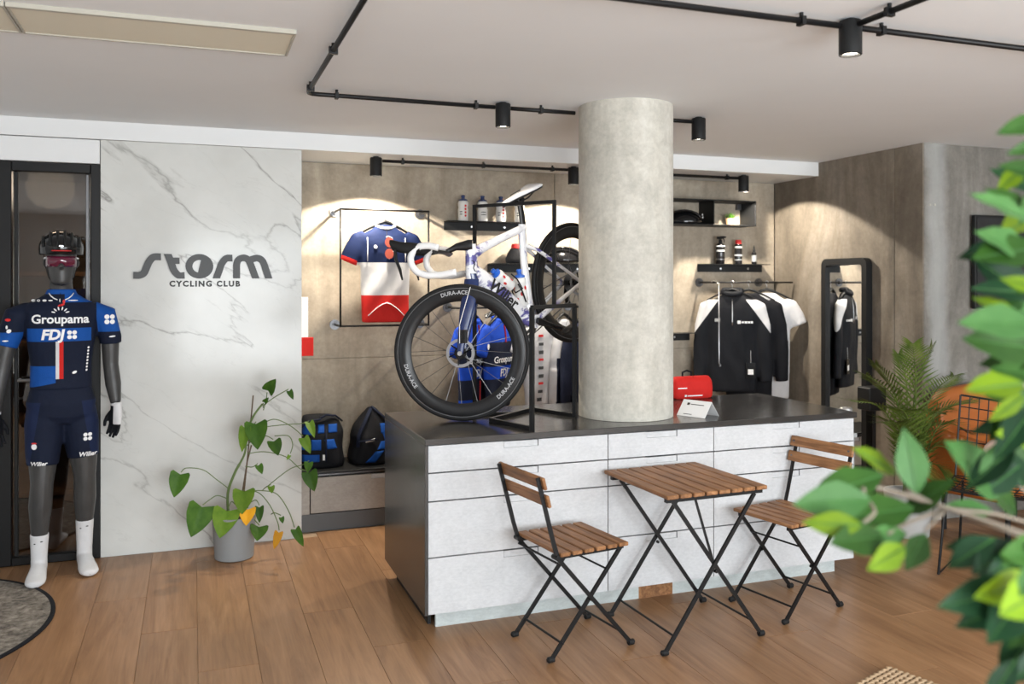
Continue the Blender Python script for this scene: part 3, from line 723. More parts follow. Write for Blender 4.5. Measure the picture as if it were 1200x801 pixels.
# seat post and saddle
sp = MB(); sp.loft(ftube([(.272, .42, 0), (.255, .50, 0), (.243, .585, 0)], [.021, .020, .017], [.011, .011, .011]), 12); sp.build('seat_post', M['carbon'], bk, 60)
def saddle():
    top = MB(); prof = [(.37, .012, .590, .007), (.345, .020, .593, .009), (.28, .025, .597, .010), (.21, .040, .600, .011), (.15, .060, .605, .013), (.11, .066, .608, .013), (.095, .056, .607, .008)]
    top.loft([(W(a, z, 0), LATV * w, UPV * h_) for a, w, z, h_ in prof], 16, p=2.4); s = top.build('saddle', M['white_gloss'], bk, 60)
    b = MB(); b.loft([(W(a, z - .013, 0), LATV * w * .93, UPV * h_ * .7) for a, w, z, h_ in prof], 14); b.build('shell', M['carbon'], s, 60)
    r_ = MB()
    for q in (-.022, .022): r_.tube([W(.345, .585, q * .5), (W(.30, .567, q)), W(.20, .567, q), W(.13, .590, q * 1.3)], .004, 8)
    r_.build('rails', M['carbon'], s)
    k = MB(); k.loft([(W(.22, .606, 0) + UPV * .0125, LATV * .007, UPV * .003), (W(.30, .6, 0) + UPV * .0155, LATV * .004, UPV * .002)], 8); k.build('relief_channel', M['letter_black'], s)
saddle()
MB().cyl(W(.243, .572, -.026), W(.243, .572, .026), .013, 12).build('saddle_clamp', M['carbon'], bk)
# saddle hook: the stand's arm reaches the saddle rails
pa = Vector((*Mm, 1.945)).lerp(Vector((*Lp, 1.945)), .46); pb = W(.27, .555, 0) + B0
sq(tuple(pa), (pb.x, pb.y, pb.z), .016, 'saddle_hook')
def ring(mb, c, ax, r0, prof, n=72):
    # surface of revolution about axis ax through c; prof closed list of (radius, offset)
    u, v = frame_of(ax); ax = Vector(ax).normalized(); m = len(prof); vs = []; fs = []
    for k in range(n):
        a = 2 * math.pi * k / n; dr = u * math.cos(a) + v * math.sin(a)
        for r_, o_ in prof: vs.append(Vector(c) + dr * r_ + ax * o_)
    for k in range(n):
        for j in range(m): fs.append((k * m + j, k * m + (j + 1) % m, ((k + 1) % n) * m + (j + 1) % m, ((k + 1) % n) * m + j))
    return mb.add(vs, fs)
def disc(mb, c, ax, r_, th, n=28):
    ax = Vector(ax).normalized(); return mb.cyl(Vector(c) - ax * th / 2, Vector(c) + ax * th / 2, r_, n)
mat('steel_mid', (.30, .30, .31), .4, metal=1)
def wheel(name, c, ax, ref_up, front):
    c = Vector(c); ax = Vector(ax).normalized(); Rr = .3395
    rp_ = [(.253, 0), (.258, .006), (.285, .013), (.312, .013), (.318, .010), (.318, -.010), (.312, -.013), (.285, -.013), (.258, -.006)]
    o = ring(MB(), c, ax, 0, rp_).build(name, M['carbon'], bk, 50)
    tp = [(.3275 + .0128 * math.cos(R(q)), .0135 * math.sin(R(q))) for q in range(0, 360, 30)]
    ring(MB(), c, ax, 0, tp).build('tire', M['rubber'], o, 'all')
    ring(MB(), c, ax, 0, [(.3165, .0142), (.3205, .0142), (.3205, .0132), (.3165, .0132)]).build('tire_bead', M['steel_dark'], o)
    u, v = frame_of(ax, ref_up)
    hb = MB(); hb.tube([c - ax * .05, c - ax * .034, c - ax * .032, c - ax * .02, c + ax * .02, c + ax * .032, c + ax * .034, c + ax * .05], [.012, .012, .022, .014, .014, .022, .012, .012], 16); hb.build('hub', M['black_gloss'], o, 40)
    sp_ = MB()
    for k in range(20):
        a = 2 * math.pi * k / 20; s = .030 if k % 2 else -.030; b = a + (.9 if k % 4 < 2 else -.9) * (1 if k % 2 else .6)
        p0 = c + (u * math.cos(b) + v * math.sin(b)) * .02 + ax * s; p1 = c + (u * math.cos(a) + v * math.sin(a)) * .2545
        MB().tube([p0, p1], .0013, 5).build('spoke', M['steel_dark'], o)
    rot = MB(); rc = c + ax * .042; spd = MB()
    ring(rot, rc, ax, 0, [(.056, .001), (.071, .001), (.071, -.001), (.056, -.001)], 48)
    for k in range(6):
        a = 2 * math.pi * k / 6; d = u * math.cos(a) + v * math.sin(a); e = u * math.cos(a + .35) + v * math.sin(a + .35)
        spd.tube([rc + d * .018, rc + e * .060], .007, 6, flat=.5)
    ring(spd, rc, ax, 0, [(.014, .004), (.030, .004), (.030, -.003), (.014, -.003)], 24); rot.build('disc_rotor', M['steel_mid'], o, 40); spd.build('rotor_spider', M['black_gloss'], o, 40)
    if not front:
        cs = MB()
        for k in range(8): disc(cs, c - ax * (.022 + .0035 * k), ax, .052 - .0042 * k, .0018, 30)
        cs.build('cassette', M['steel_dark'], o, 40)
    return o, u, v
wheel('rear_wheel', W(0, 0, 0), LATV, UPV, False)
SA = R(155); SF = Vector((math.cos(SA), math.sin(SA), 0)); SL = Vector((-SF.y, SF.x, 0))
fc = FH - B0
fw_, fu, fv = wheel('front_wheel', fc, SL, Vector((0, 0, 1)), True)
# rim lettering on the viewer's side of the front wheel
mat('rim_grey', (.42, .42, .43), .5)
def arc(mb, s, size, ang, rad, flip=False):
    def f(x, y):
        if not flip: a = R(ang) - x / rad; r_ = rad + y
        else: a = R(ang) + x / rad; r_ = rad - y
        # angle measured from the right-hand side as seen from the viewer
        return fc + (-SF * math.cos(a) + Vector((0, 0, 1)) * math.sin(a)) * r_ + SL * .0148
    text(mb, s, size, f, bold=.0006)
lt = MB(); arc(lt, 'DURA-ACE', .027, 97, .289); lt.build('rim_lettering', M['rim_grey'], fw_)
lt = MB(); arc(lt, 'DURA-ACE', .027, -38, .294, True); lt.build('rim_lettering', M['rim_grey'], fw_)
lt = MB(); arc(lt, 'DURA-ACE', .027, 205, .294, True); lt.build('rim_lettering', M['rim_grey'], fw_)
# fork
cr = W(.722, .312, 0)
fk = MB()
for s in (-1, 1):
    p0 = cr + SL * s * .018; p1 = cr + SL * s * .052 - Vector((0, 0, .055)); p3 = fc + SL * s * .058
    P = [p0, p1, p1.lerp(p3, .35) + SF * .004, p1.lerp(p3, .8) + SF * .002, p3]; rr = [.036, .040, .034, .020, .015]; secs = []
    for i, p in enumerate(P):
        d = (P[min(i + 1, 4)] - P[max(i - 1, 0)]).normalized(); v = SL.cross(d).normalized()
        secs.append((p, SL * (.012 if i else .02), v * rr[i]))
    fk.loft(secs, 12)
fk.loft([(cr - Vector((0, 0, .03)), SL * .030, SF * .028), (cr, SL * .030, SF * .032), (cr + UPV * .03, SL * .025, SF * .03)], 14)
fko = fk.build('fork', M['navy_gloss'], bk, 60)
MB().tube([cr + SL * .068 - Vector((0, 0, .04)) , fc + SL * .0735 + Vector((0, 0, .14)), fc + SL * .072 + Vector((0, 0, .05))], .0018, 6).build('pinstripe', M['print_white'], fko)
MB().cyl(fc - SL * .072, fc + SL * .072, .011, 14).build('axle', M['steel'], bk)
cal = MB(); cal.loft([(fc + SL * .052 + SF * -.015 + Vector((0, 0, z)), SL * .016, SF * .022) for z in (.05, .06, .10, .115)], 10, p=3); cal.build('brake_caliper', M['black_gloss'], bk, 40)
# handlebar
S = W(.684, .478, 0)
hbm = MB(); tip = S + SF * .11 + Vector((0, 0, -.034))
hbm.loft([(S + SF * -.022 + Vector((0, 0, .004)), SL * .019, Vector((0, 0, .024))), (S, SL * .022, Vector((0, 0, .028))), (S + SF * .06 + Vector((0, 0, -.008)), SL * .018, Vector((0, 0, .018))), (tip, SL * .028, Vector((0, 0, .014)))], 14, p=3)
hbm.loft([(tip + SL * q + SF * abs(q) * .10 + Vector((0, 0, -.004)), SF * (.026 if abs(q) < .19 else .016), Vector((0, 0, .010 if abs(q) < .19 else .014))) for q in (-.205, -.15, -.05, .05, .15, .205)], 12)
hbm.build('handlebar', M['carbon'], bk, 60)
for s in (-1, 1):
    e = S + SL * s * .205
    def H(p, q): return e + SF * p + Vector((0, 0, q))
    pth = [(.115, -.02), (.16, -.010), (.205, -.012), (.238, -.033), (.252, -.068), (.246, -.105), (.218, -.138), (.17, -.153), (.10, -.150), (.03, -.136)]
    q = []
    for i in range(len(pth) - 1):
        for k in range(4):
            t_ = k / 4; a = Vector(pth[i]).lerp(Vector(pth[i + 1]), t_); q.append(a)
    q.append(Vector(pth[-1])); q = [q[0]] + [(q[i - 1] + q[i] * 2 + q[i + 1]) / 4 for i in range(1, len(q) - 1)] + [q[-1]]
    MB().tube([H(*p) for p in q], .0165, 12).build('bar_tape', M['white_plastic'], bk, 'all')
    hd = MB(); hd.loft([(H(.205, -.020), SL * .014, Vector((0, 0, .020))), (H(.25, -.022), SL * .018, Vector((0, 0, .028))), (H(.30, -.018), SL * .017, Vector((0, 0, .026))), (H(.338, -.008), SL * .015, Vector((0, 0, .026))), (H(.352, .006), SL * .010, Vector((0, 0, .012)))], 12)
    ho = hd.build('brake_hood', M['rubber'], bk, 60)
    lv = MB(); lv.tube([H(.325, -.03), H(.322, -.075), H(.302, -.125), H(.290, -.175)], [.014, .014, .013, .007], 8, flat=.6); lv.build('brake_lever', M['carbon'], ho, 60)
# cranks, chainring, pedals
bb = lambda l: W(.403, -.06, l)
for s, (da, db) in ((1, (-.80, -.60)), (-1, (.80, .60))):
    t0, t1 = bb(s * .066), W(.403 + da * .172, -.06 + db * .172, s * .075)
    d = (t1 - t0).normalized(); v = d.cross(LATV)
    c_ = MB().loft([(t0 - d * .02, LATV * .009, v * .016), (t0, LATV * .011, v * .021), (t0.lerp(t1, .5), LATV * .010, v * .015), (t1, LATV * .010, v * .014), (t1 + d * .012, LATV * .008, v * .008)], 12).build('crank', M['black_gloss'], bk, 60)
    pc = t1 + LATV * s * .05
    MB().loft([(pc - FWD * .045 + UPV * .006, LATV * .022, UPV * .006), (pc - FWD * .01, LATV * .034, UPV * .010), (pc + FWD * .03, LATV * .032, UPV * .009), (pc + FWD * .05 - UPV * .004, LATV * .012, UPV * .005)], 12).build('pedal', M['carbon'], c_, 60)
cg = MB()
ring(cg, bb(-.044), LATV, 0, [(.082, .002), (.103, .002), (.103, -.002), (.082, -.002)], 50); ring(cg, bb(-.052), LATV, 0, [(.062, .002), (.078, .002), (.078, -.002), (.062, -.002)], 44)
for k in range(4):
    a = k * math.pi / 2 + .5; dvec = FWD * math.cos(a) + UPV * math.sin(a); cg.tube([bb(-.048), bb(-.048) + dvec * .09], .012, 6, flat=.4)
cg.build('chainring', M['steel_dark'], bk, 40)
ch = MB(); ch.tube([W(.38, .042, -.05), W(.0, .045, -.036)], .0035, 6).tube([W(.38, -.16, -.05), W(.03, -.105, -.038), W(.01, -.05, -.036)], .0035, 6); ch.build('chain', M['steel_dark'], bk)
rd = MB(); rd.loft([(W(.0, -.02, -.052), LATV * .012, FWD * .018), (W(.02, -.07, -.056), LATV * .010, FWD * .020), (W(.03, -.12, -.05), LATV * .006, FWD * .014)], 10); disc(rd, W(.02, -.065, -.045), LATV, .02, .006, 16); disc(rd, W(.03, -.12, -.045), LATV, .02, .006, 16); rd.build('rear_derailleur', M['black_gloss'], bk, 40)
# bottle cages on the frame and the two bottles in them
def cage(p, d, nrm):
    m = MB(); sd = d.cross(nrm).normalized()
    for s in (-1, 1): m.tube([p - d * .05 + nrm * .004, p - d * .05 + nrm * .03 + sd * s * .037, p + d * .01 + nrm * .05 + sd * s * .037, p + d * .05 + nrm * .06 + sd * s * .02], .004, 6)
    m.build('bottle_cage', M['carbon'], bk)
def bottle(name, p, d, label, capm, bodym, hgt=.185, r_=.036, cat='bottle', grp=None, prints=(), scale=1.0):
    o = thing(name, label, cat, p, 0, grp)
    o.rotation_euler = Vector(d).to_track_quat('Z', 'X').to_euler()
    k = hgt / .185
    MB().lathe([(0, 0), (r_ - .003, 0), (r_, .004), (r_, .09 * k), (r_ - .0035, .098 * k), (r_ - .0035, .112 * k), (r_, .12 * k), (r_, .142 * k), (r_ - .006, .152 * k), (r_ - .008, .154 * k)], 28).build('body', bodym, o, 50)
    c = MB().lathe([(r_ - .007, .1545 * k), (r_ - .005, .156 * k), (r_ - .005, .163 * k), (r_ * .45, .17 * k), (r_ * .36, .172 * k)], 28).build('cap', capm, o, 50)
    MB().lathe([(r_ * .35, .1725 * k), (r_ * .35, .184 * k), (r_ * .42, .187 * k), (r_ * .42, .195 * k), (r_ * .3, .199 * k), (0, .2 * k)], 20).build('valve', M['blue_plastic'] if capm is not M['navy_plastic'] else M['navy_plastic'], c, 50)
    return o
mat('navy_plastic', (.012, .03, .12), .4); mat('blue_plastic', (.02, .12, .55), .35); mat('bottle_white', (.74, .74, .72), .45)
def wrap_print(o, s, size, r_, a0, z0, m, vertical=False):
    t_ = MB()
    def f(x, y):
        if vertical: x, y = -y + size * .35, x
        a = R(a0) + x / r_; return Vector((r_ * 1.012 * math.cos(a), r_ * 1.012 * math.sin(a), z0 + y))
    text(t_, s, size, f, bold=.0008); t_.build('print', m, o)
def wrap_bar(o, r_, a0, z0, da, h_, m, n=5):
    vs = []; fs = []
    for k in range(n + 1):
        a = R(a0 + da * (k / n - .5)); e = h_ / 2 * math.sqrt(max(.15, 1 - (2 * k / n - 1) ** 2 * .85))
        vs += [(r_ * math.cos(a), r_ * math.sin(a), z0 - e), (r_ * math.cos(a), r_ * math.sin(a), z0 + e)]
    for k in range(n): fs.append((2 * k, 2 * k + 2, 2 * k + 3, 2 * k + 1))
    MB().add(vs, fs).build('print', m, o)
UD = Vector((.595, .81)).normalized()
d1 = (FWD * .595 + UPV * .80).normalized(); n1 = (FWD * -.80 + UPV * .595).normalized()
pd = W(.478, .172, 0)
cage(W(.52, .14, 0) + n1 * .04, d1, n1)
b1 = bottle('bike_bottle', pd + B0, d1, 'white drink bottle with blue cap lying along the bicycle down tube', M['blue_plastic'], M['bottle_white'], .15, .032)
d2 = (FWD * -.236 + UPV * .972).normalized(); n2 = (FWD * .972 + UPV * .236).normalized()
ps = W(.372, .03, 0) + n2 * .062
cage(W(.36, .10, 0) + n2 * .035, d2, n2)
b2 = bottle('bike_bottle', ps + B0, d2, 'white drink bottle with blue cap upright on the bicycle seat tube', M['blue_plastic'], M['bottle_white'], .18, .034)
for o_ in (b1, b2):
    for k_, a0 in enumerate(range(-170, 190, 40)):
        wrap_bar(o_, .0335 if o_ is b1 else .0355, a0, .035 + .03 * (k_ % 3), 22, .022, M['print_red'])
# ================================================================== NICHE: PIPE FRAMES, RAILS, SHELVES
def flange(mb, x, z, y=YN):
    mb.cyl((x, y - .001, z), (x, y - .012, z), .03, 24).cyl((x, y - .012, z), (x, y - .03, z), .015, 14)
    return mb
def pipe_frame(label, x0, x1, z0, z1, yf, fl_, bars, r_=.0065):
    o = thing('pipe_frame', label, 'clothes rail', ((x0 + x1) / 2, YN - .05, z0)); L = Vector(o.location)
    def T(p): return Vector(p) - L
    for p in bars: MB().tube([T(q) for q in p], r_, 8).build('pipe', M['black_metal'], o, 'all')
    for x, z in fl_:
        m = MB(); m.cyl(T((x, YN - .001, z)), T((x, YN - .012, z)), .034, 24).cyl(T((x, YN - .012, z)), T((x, YN - .03, z)), .016, 14).build('flange', M['steel_dark'], o, 40)
        MB().cyl(T((x, YN - .03, z)), T((x, yf, z)), .008, 10).build('arm', M['black_metal'], o, 40)
    return o
YR = 5.70
pipe_frame('black rectangular pipe frame around the tricolour jersey', .902, 1.49, 1.27, 2.035, YR, [(.902, 2.03), (1.49, 2.03), (.902, 1.27), (1.49, 1.27)],
           [[(.902, YR, 1.27), (.902, YR, 2.03)], [(1.49, YR, 1.27), (1.49, YR, 2.03)], [(.902, YR, 2.03), (1.49, YR, 2.03)], [(.902, YR, 1.27), (1.49, YR, 1.27)]])
pipe_frame('black clothes rail behind the bicycle, blue jerseys hanging on it', 1.691, 2.9, 1.38, 1.38, YR, [(1.691, 1.38), (2.62, 1.38)], [[(1.65, YR, 1.38), (2.95, YR, 1.38)]])
pipe_frame('black clothes rail below the bottle ledge, jackets hanging on it', 3.70, 4.42, 1.555, 1.555, YR, [(3.745, 1.555), (4.30, 1.555)], [[(3.70, YR, 1.555), (4.44, YR, 1.555)]])
def ledge(label, x0, x1, z, dep=.11):
    o = thing('wall_ledge', label, 'shelf', ((x0 + x1) / 2, YN, z), group='black metal wall ledges'); w = (x1 - x0) / 2
    MB().cbox((-w, -.0045, -.062), (w, -.0005, 0), .0008).build('back_plate', M['black_satin'], o)
    MB().cbox((-w, -dep, -.005), (w, -.0045, 0), .0008).build('board', M['black_satin'], o)
    for x in (-w * .3, w * .55): MB().cyl((x, -.0046, -.035), (x, -.008, -.035), .008, 10).build('screw', M['steel'], o)
ledge('black metal ledge carrying four white drink bottles', 1.666, 2.25, 1.986)
ledge('black metal ledge carrying bike care bottles', 3.731, 4.335, 1.700, .12)
ledge('black metal ledge behind the bicycle rear wheel', 1.99, 2.9, 1.690, .15)
ledge('black metal ledge mostly hidden by the column', 3.05, 3.66, 1.165, .12)
for k, (x, lb) in enumerate(((1.785, 'white drink bottle with navy cap, first on the ledge, clear of the stand'), (1.929, 'white drink bottle with navy cap, second on the ledge, grey printing'), (2.066, 'white drink bottle with navy cap, third on the ledge under the saddle nose'), (2.209, 'white drink bottle with navy cap, last on the ledge behind the seat post'))):
    o = bottle('drink_bottle', (x, 5.875, 1.9865), (0, 0, 1), lb, M['navy_plastic'], M['bottle_white'], .168, .036, grp='drink bottles on the ledge')
    o.rotation_euler = (0, 0, R(-20))
    if k != 1:
        for z_ in (.035, .058, .081, .104): wrap_bar(o, .0365, -58, z_, 24, .017, M['print_red'])
    for z_ in (.045, .062): wrap_bar(o, .0365, -108 if k != 1 else -75, z_, 34 if k != 1 else 60, .007, M['letter_grey'])
# care products
def care(name, x, label, cat, prof, m, extra):
    o = thing(name, label, cat, (x, 5.872, 1.7005), 0, 'bike care bottles'); MB().lathe(prof, 24).build('body', m, o, 50); extra(o); return o
def band(o, r_, z0, z1, m, n='label_band'): MB().lathe([(r_, z0), (r_ + .0006, z0), (r_ + .0006, z1), (r_, z1)], 24).build(n, m, o, 50)
def sprayx(o):
    MB().lathe([(.014, .165), (.014, .185), (.01, .19)], 16).build('neck', M['black_satin'], o, 50)
    h_ = MB(); h_.loft([((-.028, 0, .203), (0, .011, 0), (0, 0, .010)), ((.0, 0, .203), (0, .014, 0), (0, 0, .014)), ((.03, 0, .210), (0, .010, 0), (0, 0, .009)), ((.05, 0, .211), (0, .007, 0), (0, 0, .006))], 12); h_.build('spray_head', M['black_satin'], o, 50)
    MB().tube([(.026, 0, .20), (.036, 0, .185), (.034, 0, .166)], .004, 6).build('trigger', M['black_satin'], o)
    band(o, .0345, .03, .04, M['steel_dark']); band(o, .0345, .095, .11, M['grey_cloth']); band(o, .0345, .135, .142, M['print_white'])
care('spray_bottle', 3.892, 'black trigger spray bottle, tallest on the ledge', 'spray bottle', [(0, 0), (.032, 0), (.034, .003), (.034, .14), (.03, .152), (.015, .165), (0, .166)], M['black_gloss'], sprayx)
care('aerosol_can', 4.058, 'black aerosol can with a red cap on the ledge', 'spray can', [(0, 0), (.029, 0), (.030, .003), (.030, .150), (.026, .158), (0, .159)], M['black_gloss'],
     lambda o: (MB().lathe([(.024, .159), (.024, .186), (.022, .19), (0, .19)], 20).build('cap', M['print_red'], o, 50), band(o, .0305, .03, .036, M['grey_cloth']), band(o, .0305, .062, .076, M['grey_cloth']), band(o, .0305, .125, .14, M['grey_cloth'])))
care('oil_dropper', 4.205, 'small black dropper bottle on the ledge', 'bottle', [(0, 0), (.018, 0), (.019, .002), (.019, .085), (.012, .098), (0, .099)], M['black_gloss'],
     lambda o: (MB().lathe([(.010, .099), (.010, .112), (.004, .14), (.003, .148), (0, .148)], 16).build('nozzle', M['black_satin'], o, 50), band(o, .0195, .02, .07, M['grey_cloth'])))
# black open wall box
wb_ = thing('wall_box', 'black open-backed wall box holding a helmet and a tiny plant', 'shelf', (3.65, YN - .0005, 1.993))
bx0, bx1, by = 3.20 - 3.65, 4.132 - 3.65, -.21
for a, b, n in (((bx0, by, 0), (bx1, 0, .008), 'bottom'), ((bx0, by, .188), (bx1, 0, .196), 'top'), ((bx0, by, .008), (bx0 + .008, 0, .188), 'side'), ((bx1 - .008, by, .008), (bx1, 0, .188), 'side'), ((3.745 - 3.65, by, .008), (3.753 - 3.65, 0, .188), 'divider')):
    MB().cbox(a, b, .001).build(n, M['black_satin'], wb_)
MB().box((bx1 - .05, -.03, .14), (bx1 - .012, -.001, .185)).build('bracket', M['steel_dark'], wb_)
def helmet_mesh(s=1.0):
    top = MB(); secs = []
    for t_ in range(9):
        a = R(-10 + 100 * t_ / 8); secs.append(((0, .0, .075 * math.sin(a) * 1.0), (.092 * math.cos(a) + .002, 0, 0), (0, .128 * math.cos(a) + .002, 0)))
    top.loft([((c[0] * s, c[1] * s, c[2] * s), Vector(u) * s, Vector(v) * s) for c, u, v in secs], 28); return top
def helmet(name, loc, rz, label, m, s=1.0, band_m=None):
    o = thing(name, label, 'helmet', loc, rz)
    link('shell', blob(helmet_mesh(s), .009 * s, 2), m, o)
    for k in (-2, -1, 0, 1, 2):      # raised ribs between the vents
        r_ = MB(); x = k * .034 * s; pts = []
        for q in range(9):
            a = R(-70 + 150 * q / 8); pts.append((x * (1 + .1 * math.cos(a)), -.128 * s * math.sin(a) * math.sqrt(max(.05, 1 - (k * .2) ** 2)), (.079 * math.cos(a) * math.sqrt(1 - (k * .17) ** 2) + .0) * s))
        r_.tube(pts, .011 * s, 8, flat=.6); r_.build('rib', m, o, 'all')
    return o
hl = helmet('helmet', (3.545, 5.845, 2.0185), R(60), 'black helmet with white markings inside the wall box', M['black_gloss'], 1.12)
hme = bvh_of(hl.children[0].data)
mk = MB(); 
for x, z, w_, h_ in ((.02, .055, .05, .012), (.035, .03, .03, .012), (-.05, .03, .03, .014)): mk.loft([((x - w_ / 2, -.142, z), (0, .004, 0), (0, 0, h_ / 2)), ((x + w_ / 2, -.142, z), (0, .004, 0), (0, 0, h_ / 2))], 6)
mk.build('marking', M['print_white'], hl)
pt = thing('tiny_pot_plant', 'tiny green plant in a terracotta pot inside the wall box', 'potted plant', (3.965, 5.85, 2.0015))
mat('terracotta', (.50, .26, .14), .7)
MB().lathe([(0, 0), (.028, 0), (.034, .055), (.030, .055), (.029, .045), (0, .045)], 22).build('pot', M['terracotta'], pt, 40)
random.seed(4); gp = MB()
for k in range(160):
    a = random.uniform(0, 6.28); r_ = random.uniform(0, .027); b = Vector((r_ * math.cos(a), r_ * math.sin(a), .045)); d = Vector((math.cos(a) * r_ * 22, math.sin(a) * r_ * 22, 1)).normalized()
    e = b + d * random.uniform(.045, .062); w_ = Vector((-math.sin(a), math.cos(a), 0)) * .0025
    gp.add([b - w_, b + w_, e], [(0, 1, 2)])
tag(gp.build('grass', M['leaf_monstera'], pt), kind='stuff')
# ledge behind the rear wheel: aero helmet and a black pouch with red trim
ah = helmet('aero_helmet', (2.53, 5.86, 1.716), R(75), 'rounded black helmet with a white swoosh, seen through the rear wheel', M['black_gloss'], 1.2)
mk = MB(); mk.tube([(-.05, -.152, .03), (0, -.156, .045), (.05, -.152, .045), (.055, -.152, .03), (.0, -.156, .022)], .006, 6, flat=.5); mk.build('marking', M['print_white'], ah)
po = thing('saddle_pouch', 'black pouch with red trim on the ledge behind the seat tube', 'pouch', (2.17, 5.86, 1.6905))
pm = MB(); pm.loft([((0, 0, z), (w_, 0, 0), (0, d_, 0)) for z, w_, d_ in ((0, .07, .045), (.03, .075, .05), (.07, .06, .04), (.1, .04, .03), (.11, .03, .02))], 16); link('body', blob(pm, .008, 2), M['black_cloth'], po)
MB().loft([((.005, -.0, z), (w_, 0, 0), (0, .03, 0)) for z, w_ in ((.108, .035), (.135, .03), (.14, .024))], 12).build('red_top', M['print_red'], po, 50)
# white and red banner edge behind the marble wall
bn = thing('banner', 'white and red banner edge showing past the marble wall corner', 'banner', (.66, 5.62, 1.09))
MB().cbox((-.03, -.004, .118), (.026, .004, .372), .002).build('white_field', M['print_white'], bn); MB().cbox((-.03, -.006, 0), (.059, .012, .117), .002).build('red_field', M['red_cloth'], bn)
# ================================================================== GARMENTS
def hanger(loc, rz, label, w=.20, group='black coat hangers', z=-.075):
    o = thing('coat_hanger', label, 'hanger', loc, rz, group)
    MB().tube([(.011, 0, -.006), (.010, 0, .004), (0, 0, .0115), (-.010, 0, .004), (-.008, 0, -.012), (0, 0, -.025), (0, 0, z)], .0022, 8).build('hook', M['steel'], o, 'all')
    m = MB(); m.tube([(-w, 0, z - .085), (-w * .6, -.004, z - .045), (-w * .2, -.004, z - .012), (0, 0, z), (w * .2, -.004, z - .012), (w * .6, -.004, z - .045), (w, 0, z - .085)], [.008, .011, .015, .018, .015, .011, .008], 10, flat=.7); m.build('shoulders', M['black_satin'], o, 'all')
    return o
def garment_mesh(body, sleeves, voxel=.009, it=5, ripple=.006, seed=0):
    mb = MB(); mb.loft([((x, 0, z), (rx, 0, 0), (0, ry, 0)) for z, rx, ry, x in body], 26, p=2.5)
    for P, rr in sleeves:
        for s in (-1, 1):
            secs = []; pts = [Vector((s * q[0], q[2] if len(q) > 2 else 0, q[1])) for q in P]
            for i, p in enumerate(pts):
                d = (pts[min(i + 1, len(pts) - 1)] - pts[max(i - 1, 0)]).normalized(); v = Vector((0, 1, 0)).cross(d).normalized(); secs.append((p, v * rr[i], Vector((0, 1, 0)) * rr[i] * .52))
            mb.loft(secs, 16)
    me = blob(mb, voxel, it)
    ph = seed * 1.7
    for v in me.vertices:
        x, y, z = v.co; d = ripple * (math.sin(x * 38 + 3 * math.sin(z * 9 + ph) + ph) * .6 + math.sin(x * 21 - z * 15 + ph * 2) * .5) * min(1, max(0, (-z - .15) * 4))
        v.co.y += d
    return me
def jersey_body(h=.745, w=.165): return [(-h, w * .93, .036, 0), (-h + .01, w * .95, .04, 0), (-.6 * h / .745, w * .97, .048, 0), (-.4, w, .055, 0), (-.29, w * 1.04, .058, 0), (-.22, w * 1.06, .055, 0), (-.175, w * .95, .048, 0), (-.145, w * .68, .042, 0), (-.12, w * .45, .04, 0), (-.105, w * .40, .036, 0)]
SHORT = [[(.13, -.185), (.17, -.205), (.215, -.285), (.243, -.352)], [.05, .062, .064, .06]]
LONG = [[(.14, -.185), (.185, -.215), (.220, -.35), (.240, -.55), (.245, -.78)], [.05, .066, .062, .056, .048]]
def collar(o, me, m, w=.062, z=-.108, r_=.012):
    MB().tube([(w * math.cos(R(a)), .030 * math.sin(R(a)) - .0 if a < 180 else .036 * math.sin(R(a)), z + (.012 if a < 180 else -.020 * abs(math.sin(R(a))))) for a in range(0, 360, 20)], r_, 8, closed=True).build('collar', m, o, 'all')
# tricolour jersey in the frame
HZ = YR
hx = 1.195
hanger((hx, YR, 2.0365 + .0), 0, 'black hanger carrying the tricolour jersey', .17, z=-.08)
tj = thing('tricolour_jersey', 'navy, white and red short-sleeved cycling jersey hanging in the pipe frame', 'jersey', (hx, YR - .002, 2.0365))
me = garment_mesh(jersey_body(.745, .165), [SHORT], seed=1)
def tri(c, n):
    if abs(c.x) > .19 and c.z < -.33 + (abs(c.x) - .22) * .4 and c.z > -.4: return 2
    if c.z > -.352: return 0
    return 1 if c.z > -.566 else 2
link('cloth', paint(me, [((0, 0, -.352), (0, 0, 1)), ((0, 0, -.566), (0, 0, 1)), ((.19, 0, 0), (1, 0, 0)), ((-.19, 0, 0), (1, 0, 0)), ((.22, 0, -.33), (-.4, 0, 1)), ((-.22, 0, -.33), (.4, 0, 1))], tri, [M['tricolor_blue'], M['white_cloth'], M['red_cloth']]), None, tj)
bv = bvh_of(me); sf = on_surface(bv, .003)
collar(tj, me, M['white_cloth'])
zp = MB(); zp.tube([sf(.0, -.13 - .02 * k) for k in range(11)], .0018, 6); zp.build('zip', M['steel_dark'], tj)
for s in (-1, 1):
    MB().tube([sf(s * .125, z) for z in (-.19, -.22, -.26, -.30, -.345)], .003, 6).build('piping', M['print_white'], tj, 'all')
MB().tube([sf(x, -.70 + .085 * (1 - (abs(x) / .12) ** 1.5)) for x in (-.12, -.09, -.06, -.03, 0, .03, .06, .09, .12)], .003, 6).build('piping', M['print_white'], tj, 'all')
for x_ in (.035, .05, .065, .08):
    q = sf(x_, -.25); MB().box((q.x - .006, q.y - .001, q.z - .009), (q.x + .006, q.y + .003, q.z + .009)).build('chest_print', M['print_white'], tj)
bd = MB(); bd.loft([(sf(-.075, -.25), (.012, 0, 0), (0, .003, .012)), (sf(-.075, -.25) - Vector((0, .003, 0)), (.011, 0, 0), (0, 0, .011))], 16); bd.build('badge', M['print_white'], tj)
sg = thing('sunglasses', 'red-tinted sunglasses hooked on the tricolour jersey collar', 'sunglasses', tuple(Vector(tj.location) + sf(.012, -.25) + Vector((0, -.012, 0))), R(8))
